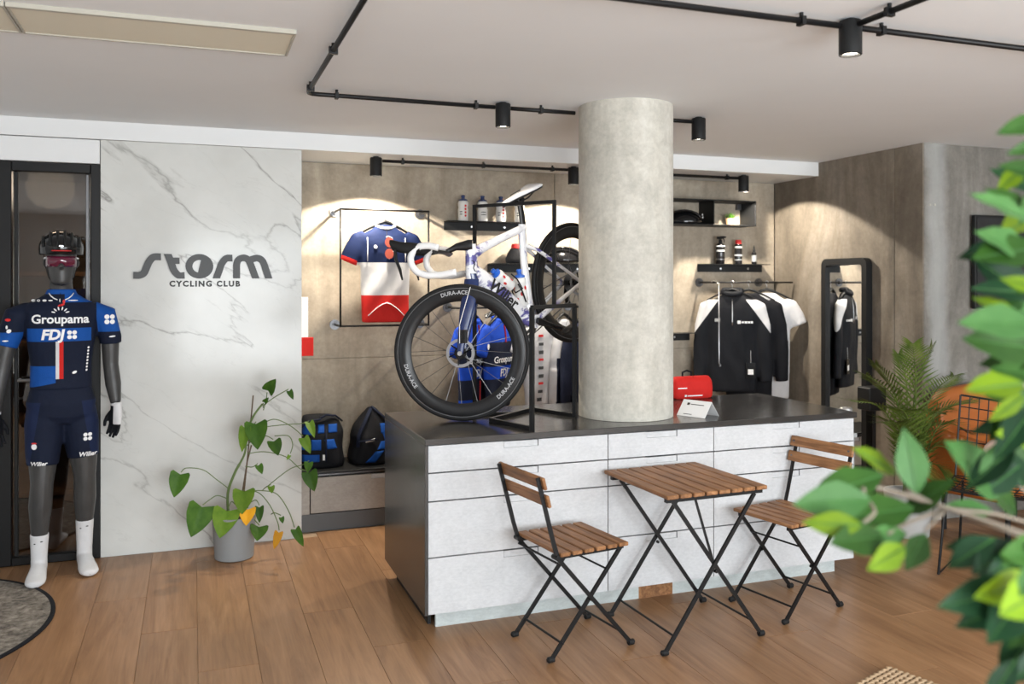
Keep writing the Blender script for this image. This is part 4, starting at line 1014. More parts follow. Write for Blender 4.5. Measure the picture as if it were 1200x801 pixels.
for s, z in ((0, .03), (0, -.045)): MB().loft([((.0, -.003, z), (.030, 0, 0), (0, 0, .034)), ((0, .003, z), (.028, 0, 0), (0, 0, .032))], 18).build('lens_pane', M['rose_lens'] if 'rose_lens' in M else mat('rose_lens', (.45, .10, .07), .15, coat=.5), sg, 50)
MB().tube([(-.022, 0, .062), (-.005, 0, .07), (.02, 0, .06), (.03, 0, .01), (.026, 0, -.05), (0, 0, -.08)], .003, 6).build('frame', M['white_plastic'], sg, 'all')
# blue team jerseys on the rail behind the wheel
def team_fn(c, n):
    x, z = c.x, c.z
    if abs(x) > .175: return 1 if z > -.33 else 0
    if z > -.235 + .0 * x: return 1
    if z > -.40: return 0
    if z > -.485: return 1
    if z > -.62: return 0
    return 1 if x < -.02 else 0
TEAMP = [((0, 0, z), (0, 0, 1)) for z in (-.235, -.40, -.485, -.62, -.33)] + [((x, 0, 0), (1, 0, 0)) for x in (-.175, .175, -.02)]
def team_jersey(x, y, z, rz, label, seed, words=True, parts=True):
    hanger((x, y, z), rz, 'black hanger holding the ' + label, .17, z=-.05)
    o = thing('team_jersey', label, 'jersey', (x, y, z), rz, 'blue team jerseys on the rail')
    mm = garment_mesh([(a + .03, b, c, d) for a, b, c, d in jersey_body(.72, .165)], [[[(p[0], p[1] + .03) for p in SHORT[0]], SHORT[1]]], .010, 4, seed=seed)
    link('cloth', paint(mm, TEAMP, team_fn, [M['charcoal_navy'], M['bright_blue_cloth']]), None, o)
    s_ = on_surface(bvh_of(mm), .004); collar(o, mm, M['bright_blue_cloth'], z=-.08)
    t1 = MB(); text(t1, 'Groupama', .062, lambda a, b: s_(a, b - .375), bold=.001); t1.build('lettering', M['print_white'], o)
    t2 = MB(); text(t2, 'FDJ', .07, lambda a, b: s_(a - .02, b - .468), bold=.002, shear=.2); t2.build('lettering', M['print_white'], o)
    rs = MB(); rs.tube([s_(.02, q) for q in (-.50, -.54, -.58, -.62, -.66, -.69)], .006, 6, flat=.4); rs.build('red_stripe', M['print_red'], o)
    bs = MB(); bs.tube([s_(0, q) for q in (-.12, -.17, -.21, -.24)], .007, 6, flat=.4); bs.build('zip_guard', M['print_red'], o)
    for s in (-1, 1):
        k = MB(); k.loft([(s_(s * .205, -.26) , (.012, 0, 0), (0, 0, .02)), (s_(s * .205, -.26) - Vector((0, .003, 0)), (.012, 0, 0), (0, 0, .02))], 10); k.build('sleeve_mark', M['print_white'], o)
cloth('charcoal_navy', (.012, .016, .035))
team_jersey(1.800, YR, 1.383, R(42), 'blue and navy team jersey hanging behind the bicycle fork', 2)
team_jersey(1.985, YR, 1.383, R(42), 'blue and navy team jersey seen through the front wheel spokes', 3)
# white jersey, bib shorts and dark jacket farther along the rail
hanger((2.30, YR, 1.383), R(20), 'black hanger holding the white printed jersey', .16, z=-.05)
wj = thing('white_jersey', 'long white printed jersey hanging between the stand posts', 'jersey', (2.30, YR, 1.383), R(20))
mm = garment_mesh([(a + .03, b, c, d) for a, b, c, d in jersey_body(.72, .15)], [[[(p[0] - .02, p[1] + .03) for p in SHORT[0]], SHORT[1]]], .010, 4, seed=5); link('cloth', mm, M['white_cloth'], wj)
s_ = on_surface(bvh_of(mm), .004); 
for k in range(9):
    q = s_(-.045, -.20 - .055 * k); MB().box((q.x - .02, q.y - .001, q.z - .008 - .004 * (k % 3)), (q.x + .02, q.y + .003, q.z + .008)).build('print', M['letter_grey' if k % 3 else 'print_red'], wj)
hanger((2.475, YR, 1.383), R(20), 'black hanger holding the bib shorts', .12, z=-.05)
bs = thing('bib_shorts', 'navy bib shorts with white side panels hanging by the column', 'shorts', (2.475, YR, 1.383), R(20))
mb = MB(); mb.loft([((0, 0, z), (rx, 0, 0), (0, ry, 0)) for z, rx, ry in ((-.46, .13, .045), (-.36, .13, .05), (-.26, .11, .045), (-.16, .08, .03), (-.09, .05, .025))], 20)
for s in (-1, 1): mb.loft([((s * x, 0, z), (rx, 0, 0), (0, ry, 0)) for z, x, rx, ry in ((-.72, .075, .058, .03), (-.60, .075, .062, .035), (-.44, .066, .068, .045))], 16)
mm = blob(mb, .010, 4)
link('cloth', paint(mm, [((0, 0, -.36), (0, 0, 1)), ((.095, 0, 0), (1, 0, .12)), ((-.095, 0, 0), (1, 0, -.12)), ((.03, 0, 0), (1, 0, 0)), ((-.03, 0, 0), (1, 0, 0))], lambda c, n: 1 if (c.z > -.36 or abs(c.x) > .095 or abs(c.x) < .03) else 0, [M['charcoal_navy'], M['white_cloth']]), None, bs)
hanger((2.66, YR, 1.383), R(20), 'black hanger holding the dark rail jacket beside the column', .16, z=-.05)
dj = thing('dark_jacket', 'dark navy jacket hanging on the rail, half hidden by the column', 'jacket', (2.66, YR, 1.383), R(20))
link('cloth', garment_mesh([(a + .03, b, c, d) for a, b, c, d in jersey_body(.72, .15)], [[[(p[0] - .03, p[1] + .03) for p in LONG[0]], LONG[1]]], .011, 4, seed=6), M['charcoal_navy'], dj)
# jackets and tee on the rail beside the mirror
RZ = R(-34)
def hung(name, x, label, cat, body, sl, planes, fn, mats, seed, extra=None, z=1.558, rz=RZ):
    hanger((x, YR, z), rz, 'black hanger holding the ' + label.split(' hanging')[0].split(',')[0], .19, z=-.055)
    o = thing(name, label, cat, (x, YR, z), rz)
    mm = garment_mesh([(a + .02, b, c, d) for a, b, c, d in body], [[[(p[0], p[1] + .02) for p in sl[0]], sl[1]]], .010, 4, .005, seed)
    link('cloth', paint(mm, planes, fn, mats), None, o)
    if extra: extra(o, on_surface(bvh_of(mm), .004), mm)
    return o
def rag(c, n):
    a = abs(c.x)
    # white raglan shoulders down the outer sleeves
    if c.z > -.135: return 0
    if a > .075 + (-.10 - c.z) * .72 and c.z > -.50 and a > .10: return 1
    return 0
def half_zip(o, s_, mm):
    MB().tube([s_(0, z) for z in (-.13, -.17, -.21, -.25, -.30, -.33)], .0035, 6).build('zip', M['steel'], o, 'all')
    collar(o, mm, M['charcoal_cloth'], .066, -.075, .022)
    
    for x_, w_, h_ in ((.05, .012, .012), (.078, .009, .007), (.100, .009, .008), (.122, .009, .007), (.143, .008, .008)):
        q = s_(x_, -.305); MB().box((q.x - w_, q.y - .001, q.z - h_), (q.x + w_, q.y + .004, q.z + h_)).build('chest_print', M['print_white'], o)
    p_ = s_(-.11, -.29); MB().box((p_.x - .02, p_.y - .001, p_.z - .012), (p_.x + .02, p_.y + .004, p_.z + .012)).build('chest_patch', M['grey_cloth'], o)
    q = s_(.135, -.64); tgp = MB().box((q.x - .035, q.y - .008, q.z - .09), (q.x + .035, q.y - .005, q.z + .03)).build('price_tag', M['black_gloss'], o)
    MB().box((q.x - .02, q.y - .0095, q.z - .06), (q.x + .02, q.y - .0085, q.z - .02)).build('tag_label', M['print_white'], tgp); MB().tube([(q.x, q.y - .006, q.z + .03), (q.x, q.y - .002, q.z + .12)], .0012, 5).build('tag_string', M['print_white'], o)
hung('half_zip_top', 3.885, 'black half-zip top with white shoulders, frontmost on the rail', 'jacket', jersey_body(.86, .185), LONG, [((.075, 0, -.10), (1, 0, .72)), ((-.075, 0, -.10), (1, 0, -.72)), ((0, 0, -.50), (0, 0, 1)), ((0, 0, -.135), (0, 0, 1))], rag, [M['charcoal_cloth'], M['white_cloth']], 7, half_zip)
hung('black_jacket', 4.035, 'plain black jacket hanging between the half-zip top and the white tee', 'jacket', jersey_body(.92, .18), LONG, [], lambda c, n: 0, [M['black_cloth']], 8)
hung('white_tee', 4.20, 'plain white short-sleeved tee at the rail end by the mirror', 'shirt', jersey_body(.92, .175), SHORT, [], lambda c, n: 0, [M['white_cloth']], 9)
hp = thing('hook_pole', 'thin steel pole hooked on the rail in front of the half-zip top', 'pole', (3.70, YR - .10, .93))
MB().tube([(.0, .10, .632), (.0, .085, .640), (.0, .05, .636), (0, .0, .62), (0, 0, .02), (.008, 0, .0)], .0045, 8).build('rod', M['steel'], hp, 'all'); MB().lathe([(0, -.006), (.009, -.004), (.009, .012), (0, .014)], 12, (.008, 0, 0)).build('tip', M['steel_dark'], hp)
# sports bags on the bench
def bag(loc, rz, label, shape, blues, strap, seed):
    o = thing('sports_bag', label, 'bag', loc, rz, 'sports bags on the bench')
    mb = MB(); mb.loft([((x, y, z), (rx, 0, 0), (0, ry, 0)) for z, rx, ry, x, y in shape], 22, p=2.8); mm = blob(mb, .009, 3)
    for v in mm.vertices:
        x, y, z = v.co; v.co += Vector((math.sin(z * 31 + seed), math.sin(x * 27 + z * 22 + seed), 0)) * .006
    link('body', mm, M['black_cloth'], o); s_ = on_surface(bvh_of(mm), .003)
    for (x0, x1, z0, z1, sk) in blues:
        n = 6; vs = []; fs = []
        for i in range(n + 1):
            for j in range(n + 1): x = x0 + (x1 - x0) * i / n + sk * (j / n - .5); z = z0 + (z1 - z0) * j / n; vs.append(s_(x, z) - Vector((0, .003 * math.sin(math.pi * i / n) * math.sin(math.pi * j / n), 0)))
        for i in range(n):
            for j in range(n): a = i * (n + 1) + j; fs.append((a, a + n + 1, a + n + 2, a + 1))
        m_ = MB().add(vs, fs).build('blue_panel', M['blue_cloth'], o, 'all'); so_ = m_.modifiers.new('solid', 'SOLIDIFY'); so_.thickness = .004; so_.offset = -1
    for p, r_ in strap: MB().tube(p, r_, 8, flat=.5).build('strap', M['navy_cloth'], o, 'all')
    return o, s_
o, s_ = bag((.785, 5.745, .3725), R(-8), 'black and blue sports bag on the bench, beside the marble wall', [(0, .135, .13, 0, 0), (.02, .142, .14, 0, 0), (.14, .142, .14, 0, 0), (.22, .135, .125, 0, 0), (.29, .12, .09, -.005, 0), (.325, .09, .05, -.02, 0)],
            [(-.12, -.04, .215, .275, .01), (-.02, .02, .225, .275, .0), (.045, .10, .225, .275, .0), (-.13, -.08, .12, .18, 0), (-.06, .0, .12, .185, 0), (.03, .09, .125, .185, -.02), (-.12, -.01, .045, .09, 0)],
            [([(-.03, -.10, .30), (.03, -.09, .335), (.09, -.06, .325), (.13, -.02, .285)], .012), ([(-.14, -.08, .24), (-.08, -.11, .30), (.0, -.11, .31)], .013), ([(.03, -.148, .05), (.03, -.15, .15), (.03, -.14, .25)], .012)], 1)
wt_ = MB(); q = s_(.01, .055); wt_.box((q.x, q.y - .004, q.z), (q.x + .02, q.y + .002, q.z + .035)); wt_.build('white_patch', M['print_white'], o)
o, s_ = bag((1.125, 5.745, .3725), R(6), 'slumped black and blue sports bag on the bench, against the counter', [(0, .15, .13, 0, 0), (.02, .158, .14, 0, 0), (.10, .158, .14, 0, 0), (.18, .15, .12, 0, 0), (.25, .115, .085, -.01, 0), (.32, .06, .045, -.02, 0), (.36, .025, .02, -.02, 0)],
            [(.02, .06, .20, .26, .0), (.035, .10, .14, .215, -.02), (.0, .06, .10, .15, .03), (-.06, .0, .02, .09, .06), (.075, .145, .10, .145, .05)],
            [([(-.02, -.02, .36), (-.08, -.08, .28), (-.13, -.11, .20), (-.14, -.12, .12)], .014), ([(-.02, -.02, .365), (.05, -.07, .30), (.12, -.09, .24), (.16, -.09, .19)], .013), ([(-.14, -.14, .16), (-.08, -.15, .165), (-.02, -.145, .17)], .010)], 4)
wt_ = MB(); q = s_(-.05, .155); wt_.loft([((q.x - .04, q.y - .004, q.z), (0, .004, 0), (0, 0, .006)), ((q.x + .02, q.y - .006, q.z + .012), (0, .004, 0), (0, 0, .008))], 8); wt_.build('white_patch', M['print_white'], o)
# ================================================================== MANNEQUIN
mq = thing('mannequin', 'dark grey mannequin in navy and blue cycling kit, helmet and white socks', 'mannequin', (-.655, 5.185, 0), .125)
def hsec(z, rx, ry, x=0, y=0): return ((x, y, z), (rx, 0, 0), (0, ry, 0))
def limb(mb, pts, rr, n=14, flat=1.0): return mb.tube(pts, rr, n, flat=flat, ref=(0, 1, 0.01))
AL = [(-.15, .01, 1.395), (-.205, .012, 1.378), (-.245, .015, 1.26), (-.275, .015, 1.10), (-.292, .0, 1.0), (-.303, -.02, .885)]
AR = [(.15, .01, 1.395), (.205, .012, 1.378), (.238, .02, 1.26), (.240, .025, 1.11), (.252, .01, 1.0), (.264, -.005, .895)]
AW = [.05, .056, .047, .040, .041, .027]
LL = [(-.072, .01, .90), (-.078, -.005, .80), (-.086, -.025, .62), (-.090, -.035, .50), (-.098, -.022, .38), (-.102, -.01, .24), (-.104, .0, .10)]
LR = [(.072, .02, .90), (.086, .02, .80), (.106, .018, .62), (.113, .02, .515), (.114, .045, .39), (.113, .065, .25), (.112, .075, .10)]
LW = [.085, .088, .070, .055, .057, .042, .034]
bd = MB()
bd.loft([hsec(1.543, .030, .034, 0, -.060), hsec(1.555, .049, .058, 0, -.045), hsec(1.585, .061, .080, 0, -.025), hsec(1.62, .068, .092, 0, -.014), hsec(1.66, .070, .097, 0, -.008), hsec(1.70, .074, .100, 0, -.004), hsec(1.75, .068, .088, 0, 0), hsec(1.785, .045, .055), hsec(1.795, .02, .03)], 24)
limb(bd, [(0, -.098, 1.672), (0, -.108, 1.655), (0, -.119, 1.636), (0, -.112, 1.628)], [.008, .010, .014, .010], 10)      # nose
limb(bd, [(-.024, -.088, 1.603), (-.010, -.099, 1.606), (0, -.101, 1.604), (.010, -.099, 1.606), (.024, -.088, 1.603)], .006, 8)   # lips
limb(bd, [(-.020, -.088, 1.592), (0, -.098, 1.590), (.020, -.088, 1.592)], [.005, .008, .005], 8)
limb(bd, [(-.018, -.075, 1.558), (0, -.085, 1.556), (.018, -.075, 1.558)], [.010, .014, .010], 8)                       # chin
limb(bd, [(-.05, -.082, 1.685), (-.02, -.100, 1.690), (.02, -.100, 1.690), (.05, -.082, 1.685)], .009, 8)              # brow
for s in (-1, 1):
    limb(bd, [(s * .070, .0, 1.672), (s * .080, .012, 1.665), (s * .079, .010, 1.645), (s * .069, .0, 1.628)], [.006, .011, .009, .006], 8)   # ear
    limb(bd, [(s * .045, -.07, 1.645), (s * .055, -.055, 1.64)], [.014, .012], 8)                                              # cheek
bd.loft([hsec(1.44, .075, .065, 0, .015), hsec(1.49, .060, .060, 0, .012), hsec(1.54, .054, .058, 0, .0), hsec(1.60, .055, .062, 0, -.0)], 18)
bd.loft([hsec(.83, .12, .08), hsec(.86, .15, .095), hsec(.93, .158, .10), hsec(1.02, .135, .088), hsec(1.12, .133, .088), hsec(1.25, .152, .102), hsec(1.34, .165, .105), hsec(1.41, .172, .085), hsec(1.44, .145, .07, 0, .01), hsec(1.465, .09, .06, 0, .012)], 26, p=2.3)
limb(bd, AL, AW); limb(bd, AR, AW); limb(bd, LL, LW); limb(bd, LR, LW)
FT = {}
for k, (ax, ay, rz) in (('L', (-.104, .0, -.10)), ('R', (.112, .075, .12))):
    T = Matrix.Translation((ax, ay, 0)) @ Matrix.Rotation(rz, 4, 'Z')
    secs = [(T @ Vector((0, y, z)), T.to_3x3() @ Vector((w, 0, 0)), T.to_3x3() @ Vector((0, 0, h_))) for y, z, w, h_ in ((.062, .036, .018, .022), (.045, .040, .030, .036), (.0, .052, .034, .048), (-.06, .042, .038, .038), (-.12, .030, .044, .026), (-.165, .024, .043, .020), (-.19, .022, .032, .016), (-.20, .021, .014, .010))]
    FT[k] = secs; bd.loft(secs, 16)
bme = blob(bd, .0065, 3)
link('body', bme, M['mannequin_grey'], mq)
# jersey
jb = MB()
jb.loft([hsec(.992, .146, .100), hsec(1.0, .148, .102), hsec(1.06, .146, .100), hsec(1.13, .146, .099), hsec(1.25, .163, .113), hsec(1.34, .176, .116), hsec(1.41, .186, .098), hsec(1.442, .165, .086, 0, .008), hsec(1.468, .112, .08, 0, .01), hsec(1.492, .076, .075, 0, .012), hsec(1.518, .067, .068, 0, .006)], 30, p=2.3)
jl = [AL[0], AL[1], (-.248, .015, 1.25), (-.256, .015, 1.222)]; jr = [AR[0], AR[1], (.238, .02, 1.25), (.239, .021, 1.222)]
limb(jb, jl, [.058, .065, .058, .055], 18); limb(jb, jr, [.058, .065, .058, .055], 18)
jme = blob(jb, .0065, 3)
def kit(c, n):
    x, z = c.x, c.z
    sl = abs(x) > .168 + max(0, (1.36 - z)) * .12
    if sl and x > 0: return 1 if z > 1.288 else 0
    if sl: return 1 if z < 1.295 else 0
    if z > 1.492: return 1
    if z > 1.449 and x > .016: return 1
    if n.y > .35: return 0
    if 1.246 < z < 1.315 and -.158 < x < .142: return 1
    if 1.05 < z < 1.246 and -.026 < x < -.010: return 2
    if 1.05 < z < 1.246 and -.010 < x < .010: return 3
    if z < 1.118 and x < -.026 and z > 1.03 - (x + .026) * .0 - .02 * (-x - .026) / .1: return 1
    return 0
PL = [((0, 0, z), (0, 0, 1)) for z in (1.449, 1.492, 1.246, 1.315, 1.05, 1.118, 1.288, 1.295)] + [((x, 0, 0), (1, 0, 0)) for x in (-.158, .142, -.026, -.010, .010, .016)] + [((.168, 0, 1.36), (1, 0, .12)), ((-.168, 0, 1.36), (1, 0, -.12)), ((.168, 0, 0), (1, 0, 0)), ((-.168, 0, 0), (1, 0, 0)), ((-.026, 0, 1.03), (-.2, 0, 1))]
cloth('kit_blue', (.006, .068, .30))
js = link('jersey', paint(jme, PL, kit, [M['navy_cloth'], M['kit_blue'], M['white_cloth'], M['red_cloth']]), None, mq)
sj = on_surface(bvh_of(jme), .003)
def put(s, size, x0, z0, m=None, bold=.001, shear=0, par=None, fn=None):
    t_ = MB(); text(t_, s, size, lambda x, y: (fn or sj)(x + x0, y + z0), bold=bold, shear=shear); t_.build('lettering', m or M['print_white'], par or js)
put('Groupama', .0625, -.004, 1.342, bold=.0016)
put('FDJ', .072, -.042, 1.258, bold=.003, shear=.18)
def petals(x0, z0, r_, m, n=4, fn=None, par=None, a0=45, name='clover'):
    t_ = MB()
    for k in range(n):
        a = R(a0 + 360 / n * k); cx, cz = x0 + r_ * .60 * math.cos(a), z0 + r_ * .60 * math.sin(a); pts = [(fn or sj)(cx + r_ * .40 * math.cos(R(q)), cz + r_ * .40 * math.sin(R(q))) for q in range(0, 360, 30)]
        t_.add(pts, [tuple(range(len(pts)))])
    t_.build(name, m, par or js)
petals(.050, 1.280, .028, M['print_white'])
petals(.232, 1.355, .032, M['print_white'])
def marks(lst, m, fn=None, par=None, name='mark'):
    for x0, z0, w_, h_, rot in lst:
        t_ = MB(); ca, sa = math.cos(R(rot)), math.sin(R(rot)); pts = []
        for k in range(10): a = 2 * math.pi * k / 10; px, pz = w_ / 2 * math.cos(a), h_ / 2 * math.sin(a); pts.append((fn or sj)(x0 + px * ca - pz * sa, z0 + px * sa + pz * ca))
        t_.add(pts, [tuple(range(10))]); t_.build(name, m, par or js)
marks([(-.004 + .034 * math.sin(R(a)), 1.392 + .026 * math.cos(R(a)), .007, .020, -a) for a in (-75, -45, -15, 15, 45, 75)], M['print_white'])
marks([(-.13, 1.459, .022, .014, 0), (-.106, 1.459, .016, .013, 0), (-.078, 1.459, .020, .012, 0), (-.05, 1.459, .022, .007, 0), (.055, 1.459, .05, .006, 0)], M['print_white'])
marks([(.0, 1.435, .035, .012, 18), (.012, 1.452, .012, .022, 0), (-.245, 1.36, .028, .016, 0)], M['print_red'])
marks([(-.25, 1.322, .010, .02, 0), (-.24, 1.302, .024, .02, 30), (-.256, 1.252, .03, .008, 0), (.245, 1.262, .034, .009, 5), (-.006, 1.459, .006, .02, 0), (.062, 1.082, .024, .014, 25)], M['print_white'])
marks([(.124 + (1.15 - z_) * -.08, z_, .012, .010, 70) for z_ in (1.09, 1.107, 1.124, 1.141, 1.158, 1.175, 1.192, 1.209)], M['print_white'], name='side_print')
MB().tube([sj(-.004, z) for z in (1.5, 1.47, 1.44, 1.41, 1.38, 1.345)], .0013, 6).build('zip', M['black_cloth'], js)
for s in (-1, 1): MB().tube([sj(s * q[0], q[1]) for q in ((.058, 1.497), (.048, 1.482), (.034, 1.470), (.018, 1.462))], .003, 6).build('piping', M['print_white'], js, 'all')
# bib shorts
sb = MB()
sb.loft([hsec(.81, .10, .08), hsec(.85, .158, .103), hsec(.92, .167, .108), hsec(.98, .150, .101), hsec(1.02, .141, .094)], 28, p=2.3)
limb(sb, [LL[0], LL[1], (-.086, -.025, .66), (-.087, -.029, .598)], [.090, .096, .083, .076], 22); limb(sb, [LR[0], LR[1], (.1, .018, .67), (.105, .018, .622)], [.090, .096, .083, .077], 22)
sme = blob(sb, .0075, 3)
def shc(c, n):
    o_ = abs(c.x) - (.10 + (.90 - c.z) * .16)
    return 1 if (o_ > 0 and c.z < .93) else 0
so_ = link('shorts', paint(sme, [((.10, 0, .90), (1, 0, .16)), ((-.10, 0, .90), (1, 0, -.16)), ((0, 0, .93), (0, 0, 1))], shc, [M['navy_cloth'], M['indigo_cloth']]), None, mq)
ss = on_surface(bvh_of(sme), .003)
petals(.125, .735, .026, M['print_white'], fn=ss, par=so_); marks([(-.125, .705, .026, .03, 0)], M['print_white'], ss, so_); marks([(-.125, .722, .026, .010, 0)], M['print_red'], ss, so_)
put('Wilier', .034, .125, .630, par=so_, fn=ss, shear=.2); put('Wilier', .030, -.105, .606, par=so_, fn=ss, shear=.2)
# socks
for k, leg, zt in (('L', LL, .235), ('R', LR, .272)):
    sk = MB(); secs = FT[k]
    sk.loft([(c, u * 1.12, v * 1.10) for c, u, v in secs], 18)
    a = Vector(leg[-1]); b = Vector(leg[-2]); d = (b - a); top = a + d * ((zt - a.z) / d.z)
    limb(sk, [(a.x, a.y, .055), a, a.lerp(top, .5), top], [.040, .039, .042, .046], 18)
    m_ = blob(sk, .0065, 3)
    for v in m_.vertices: v.co.z = max(v.co.z, .0015)
    o_ = link('sock', m_, M['white_cloth'], mq); sfn = on_surface(bvh_of(m_), .002)
    marks([(a.x + .012, zt - .035, .014, .006, 0), (a.x - .02, zt - .045, .010, .006, 0)], M['letter_black'], sfn, o_)
# gloves with five fingers
def hand(side, wr, rot):
    h_ = MB(); s = side
    h_.loft([((0, 0, .03), (.030, 0, 0), (0, .024, 0)), ((0, 0, .0), (.031, 0, 0), (0, .023, 0)), ((0, -.004, -.04), (.040, 0, 0), (0, .021, 0)), ((0, -.008, -.08), (.040, 0, 0), (0, .018, 0)), ((0, -.010, -.092), (.034, 0, 0), (0, .013, 0))], 18, p=2.5)
    for i, (x, L) in enumerate(((-.030, .058), (-.010, .070), (.011, .066), (.031, .052))):
        x *= s * -1
        h_.tube([(x, -.008, -.078), (x * 1.06, -.012, -.10), (x * 1.08, -.022, -.095 - L * .55), (x * 1.05, -.034, -.092 - L * .95)], [.0095, .0092, .0085, .007], 10)
    h_.tube([(s * -.030, -.006, -.025), (s * -.046, -.018, -.050), (s * -.050, -.030, -.075), (s * -.044, -.038, -.098)], [.013, .0115, .0095, .0075], 10)
    T = Matrix.Translation(wr) @ Matrix.Rotation(R(rot), 4, 'Z')
    m_ = blob(h_, .0038, 2)
    paint(m_, [((0, 0, -.088), (0, 0, 1)), ((s * .004, 0, 0), (1, 0, 0)), ((0, 0, .012), (0, 0, 1))], lambda c, n: 0 if (s * c.x > .004 and c.z > -.088) or c.z > .012 else 1, [M['white_cloth'], M['black_cloth']])
    m_.transform(T); link('glove', m_, None, mq)
hand(1, (.266, -.008, .872), -50); hand(-1, (-.304, -.022, .862), 50)
# helmet, strap and glasses
hh = MB(); secs = []
for t_ in range(10):
    a = R(-24 + 112 * t_ / 9); secs.append(((0, .012, 1.735 + .088 * math.sin(a)), (.106 * math.cos(max(a, R(-12))) + .003, 0, 0), (0, .140 * math.cos(a) + .003, 0)))
hh.loft(secs, 30)
hm_ = link('helmet', blob(hh, .007, 2), M['black_gloss'], mq)
for k in (-2.2, -1.3, -.45, .45, 1.3, 2.2):
    pts = []
    for q in range(10):
        a = R(-84 + 160 * q / 9); xx = k * .0385; w_ = math.sqrt(1 - (xx / .111) ** 2); pts.append((xx, .012 + .139 * math.sin(a) * w_, 1.733 + .091 * math.cos(a) * w_))
    MB().tube(pts, .011, 8, flat=.7).build('rib', M['black_satin'], hm_, 'all')
MB().tube([(x, .012 - .143 * math.sqrt(1 - (x / .108) ** 2), 1.718) for x in (-.045, -.03, -.015, 0, .015, .03, .045)], .006, 8, flat=.5).build('red_strip', M['print_red'], hm_, 'all')
MB().loft([((0, -.1285, 1.742), (.013, 0, 0), (0, .004, .005)), ((0, -.132, 1.742), (.011, 0, 0), (0, 0, .004))], 12).build('badge', M['steel'], hm_)
for s in (-1, 1): MB().tube([(s * .083, -.035, 1.715), (s * .074, -.04, 1.64), (s * .060, -.05, 1.58), (s * .03, -.062, 1.546), (0, -.068, 1.538)], .005, 6, flat=.4).build('chin_strap', M['black_cloth'], hm_, 'all')
gl = MB(); n = 14; vs = []; fs = []
for i in range(n + 1):
    x = -.072 + .144 * i / n; y = -.118 + .9 * x * x * 9; zt, zb_ = 1.690, 1.634 + (.012 if abs(x) < .012 else 0) + .03 * abs(x)
    vs += [(x, y, zt), (x, y - .006, (zt + zb_) / 2), (x, y, zb_)]
for i in range(n):
    for j in range(2): a = i * 3 + j; fs.append((a, a + 3, a + 4, a + 1))
mat('visor', (.10, .008, .03), .06, coat=1)
g_ = gl.add(vs, fs).build('sunglasses', M['visor'], mq, 'all'); so2 = g_.modifiers.new('solid', 'SOLIDIFY'); so2.thickness = .003
for s in (-1, 1): MB().tube([(s * .072, -.07, 1.682), (s * .080, -.03, 1.680), (s * .078, .02, 1.675)], .004, 6).build('temple', M['white_plastic'], g_, 'all')
# ================================================================== PLANTS
def leaf_mesh(L, Wd, kind='heart', curl=.15, fold=.2, nx=6):
    # leaf in local coords: base at origin, grows along +y, width along x, up +z
    prof = {'heart': [(0, .0), (-.10, .55), (-.06, .82), (.05, 1.0), (.25, .98), (.5, .80), (.75, .48), (.92, .17), (1, 0)],
            'oval': [(0, .05), (.08, .36), (.22, .76), (.40, 1.0), (.58, .90), (.76, .58), (.90, .22), (1, 0)]}[kind]
    rows = []
    m = MB(); vs = []; fs = []; sd = 4
    def W_(t):
        for (a, wa), (b, wb__) in zip(prof, prof[1:]):
            if a <= t <= b and b > a: return wa + (wb__ - wa) * (t - a) / (b - a)
        return 0
    ts = [0, .06, .14, .25, .4, .55, .7, .82, .92, 1] if kind != 'heart' else [0, .05, .14, .27, .42, .57, .72, .85, .95, 1]
    for t in ts:
        w = W_(max(t, .0)) * Wd / 2
        if kind == 'heart' and t == 0: w = Wd * .40
        for k in range(-sd, sd + 1):
            q = k / sd; x = q * w; y = t * L
            if kind == 'heart' and t < .2: y -= (abs(q) * 1.0) * .13 * L * (1 - t / .2)
            z = fold * abs(x) - curl * L * (t * t) + .012 * L * math.sin(t * 20) * abs(q)
            vs.append((x, y, z))
    c = 2 * sd + 1
    for i in range(len(ts) - 1):
        for k in range(2 * sd): fs.append((i * c + k, i * c + k + 1, (i + 1) * c + k + 1, (i + 1) * c + k))
    m.add(vs, fs); me = m.mesh('leaf', 'all', fix=False); return me
def aim(o, base, tip_dir, up=(0, 0, 1), roll=0):
    d = Vector(tip_dir).normalized(); u = Vector(up); x = d.cross(u)
    if x.length < 1e-4: x = Vector((1, 0, 0))
    x.normalize(); z = x.cross(d)
    m3 = Matrix((x, d, z)).transposed() @ Matrix.Rotation(roll, 3, 'Y')
    o.location = base; o.rotation_euler = m3.to_euler()
    return o
def bez(p, n=10):
    P = [Vector(q) for q in p]; out = []
    for i in range(len(P) - 1):
        a, b = P[i], P[i + 1]; p0 = P[i - 1] if i else a; p3 = P[i + 2] if i + 2 < len(P) else b
        for k in range(n):
            t = k / n; out.append(.5 * ((2 * a) + (b - p0) * t + (2 * p0 - 5 * a + 4 * b - p3) * t * t + (3 * a - p0 - 3 * b + p3) * t ** 3))
    return out + [P[-1]]
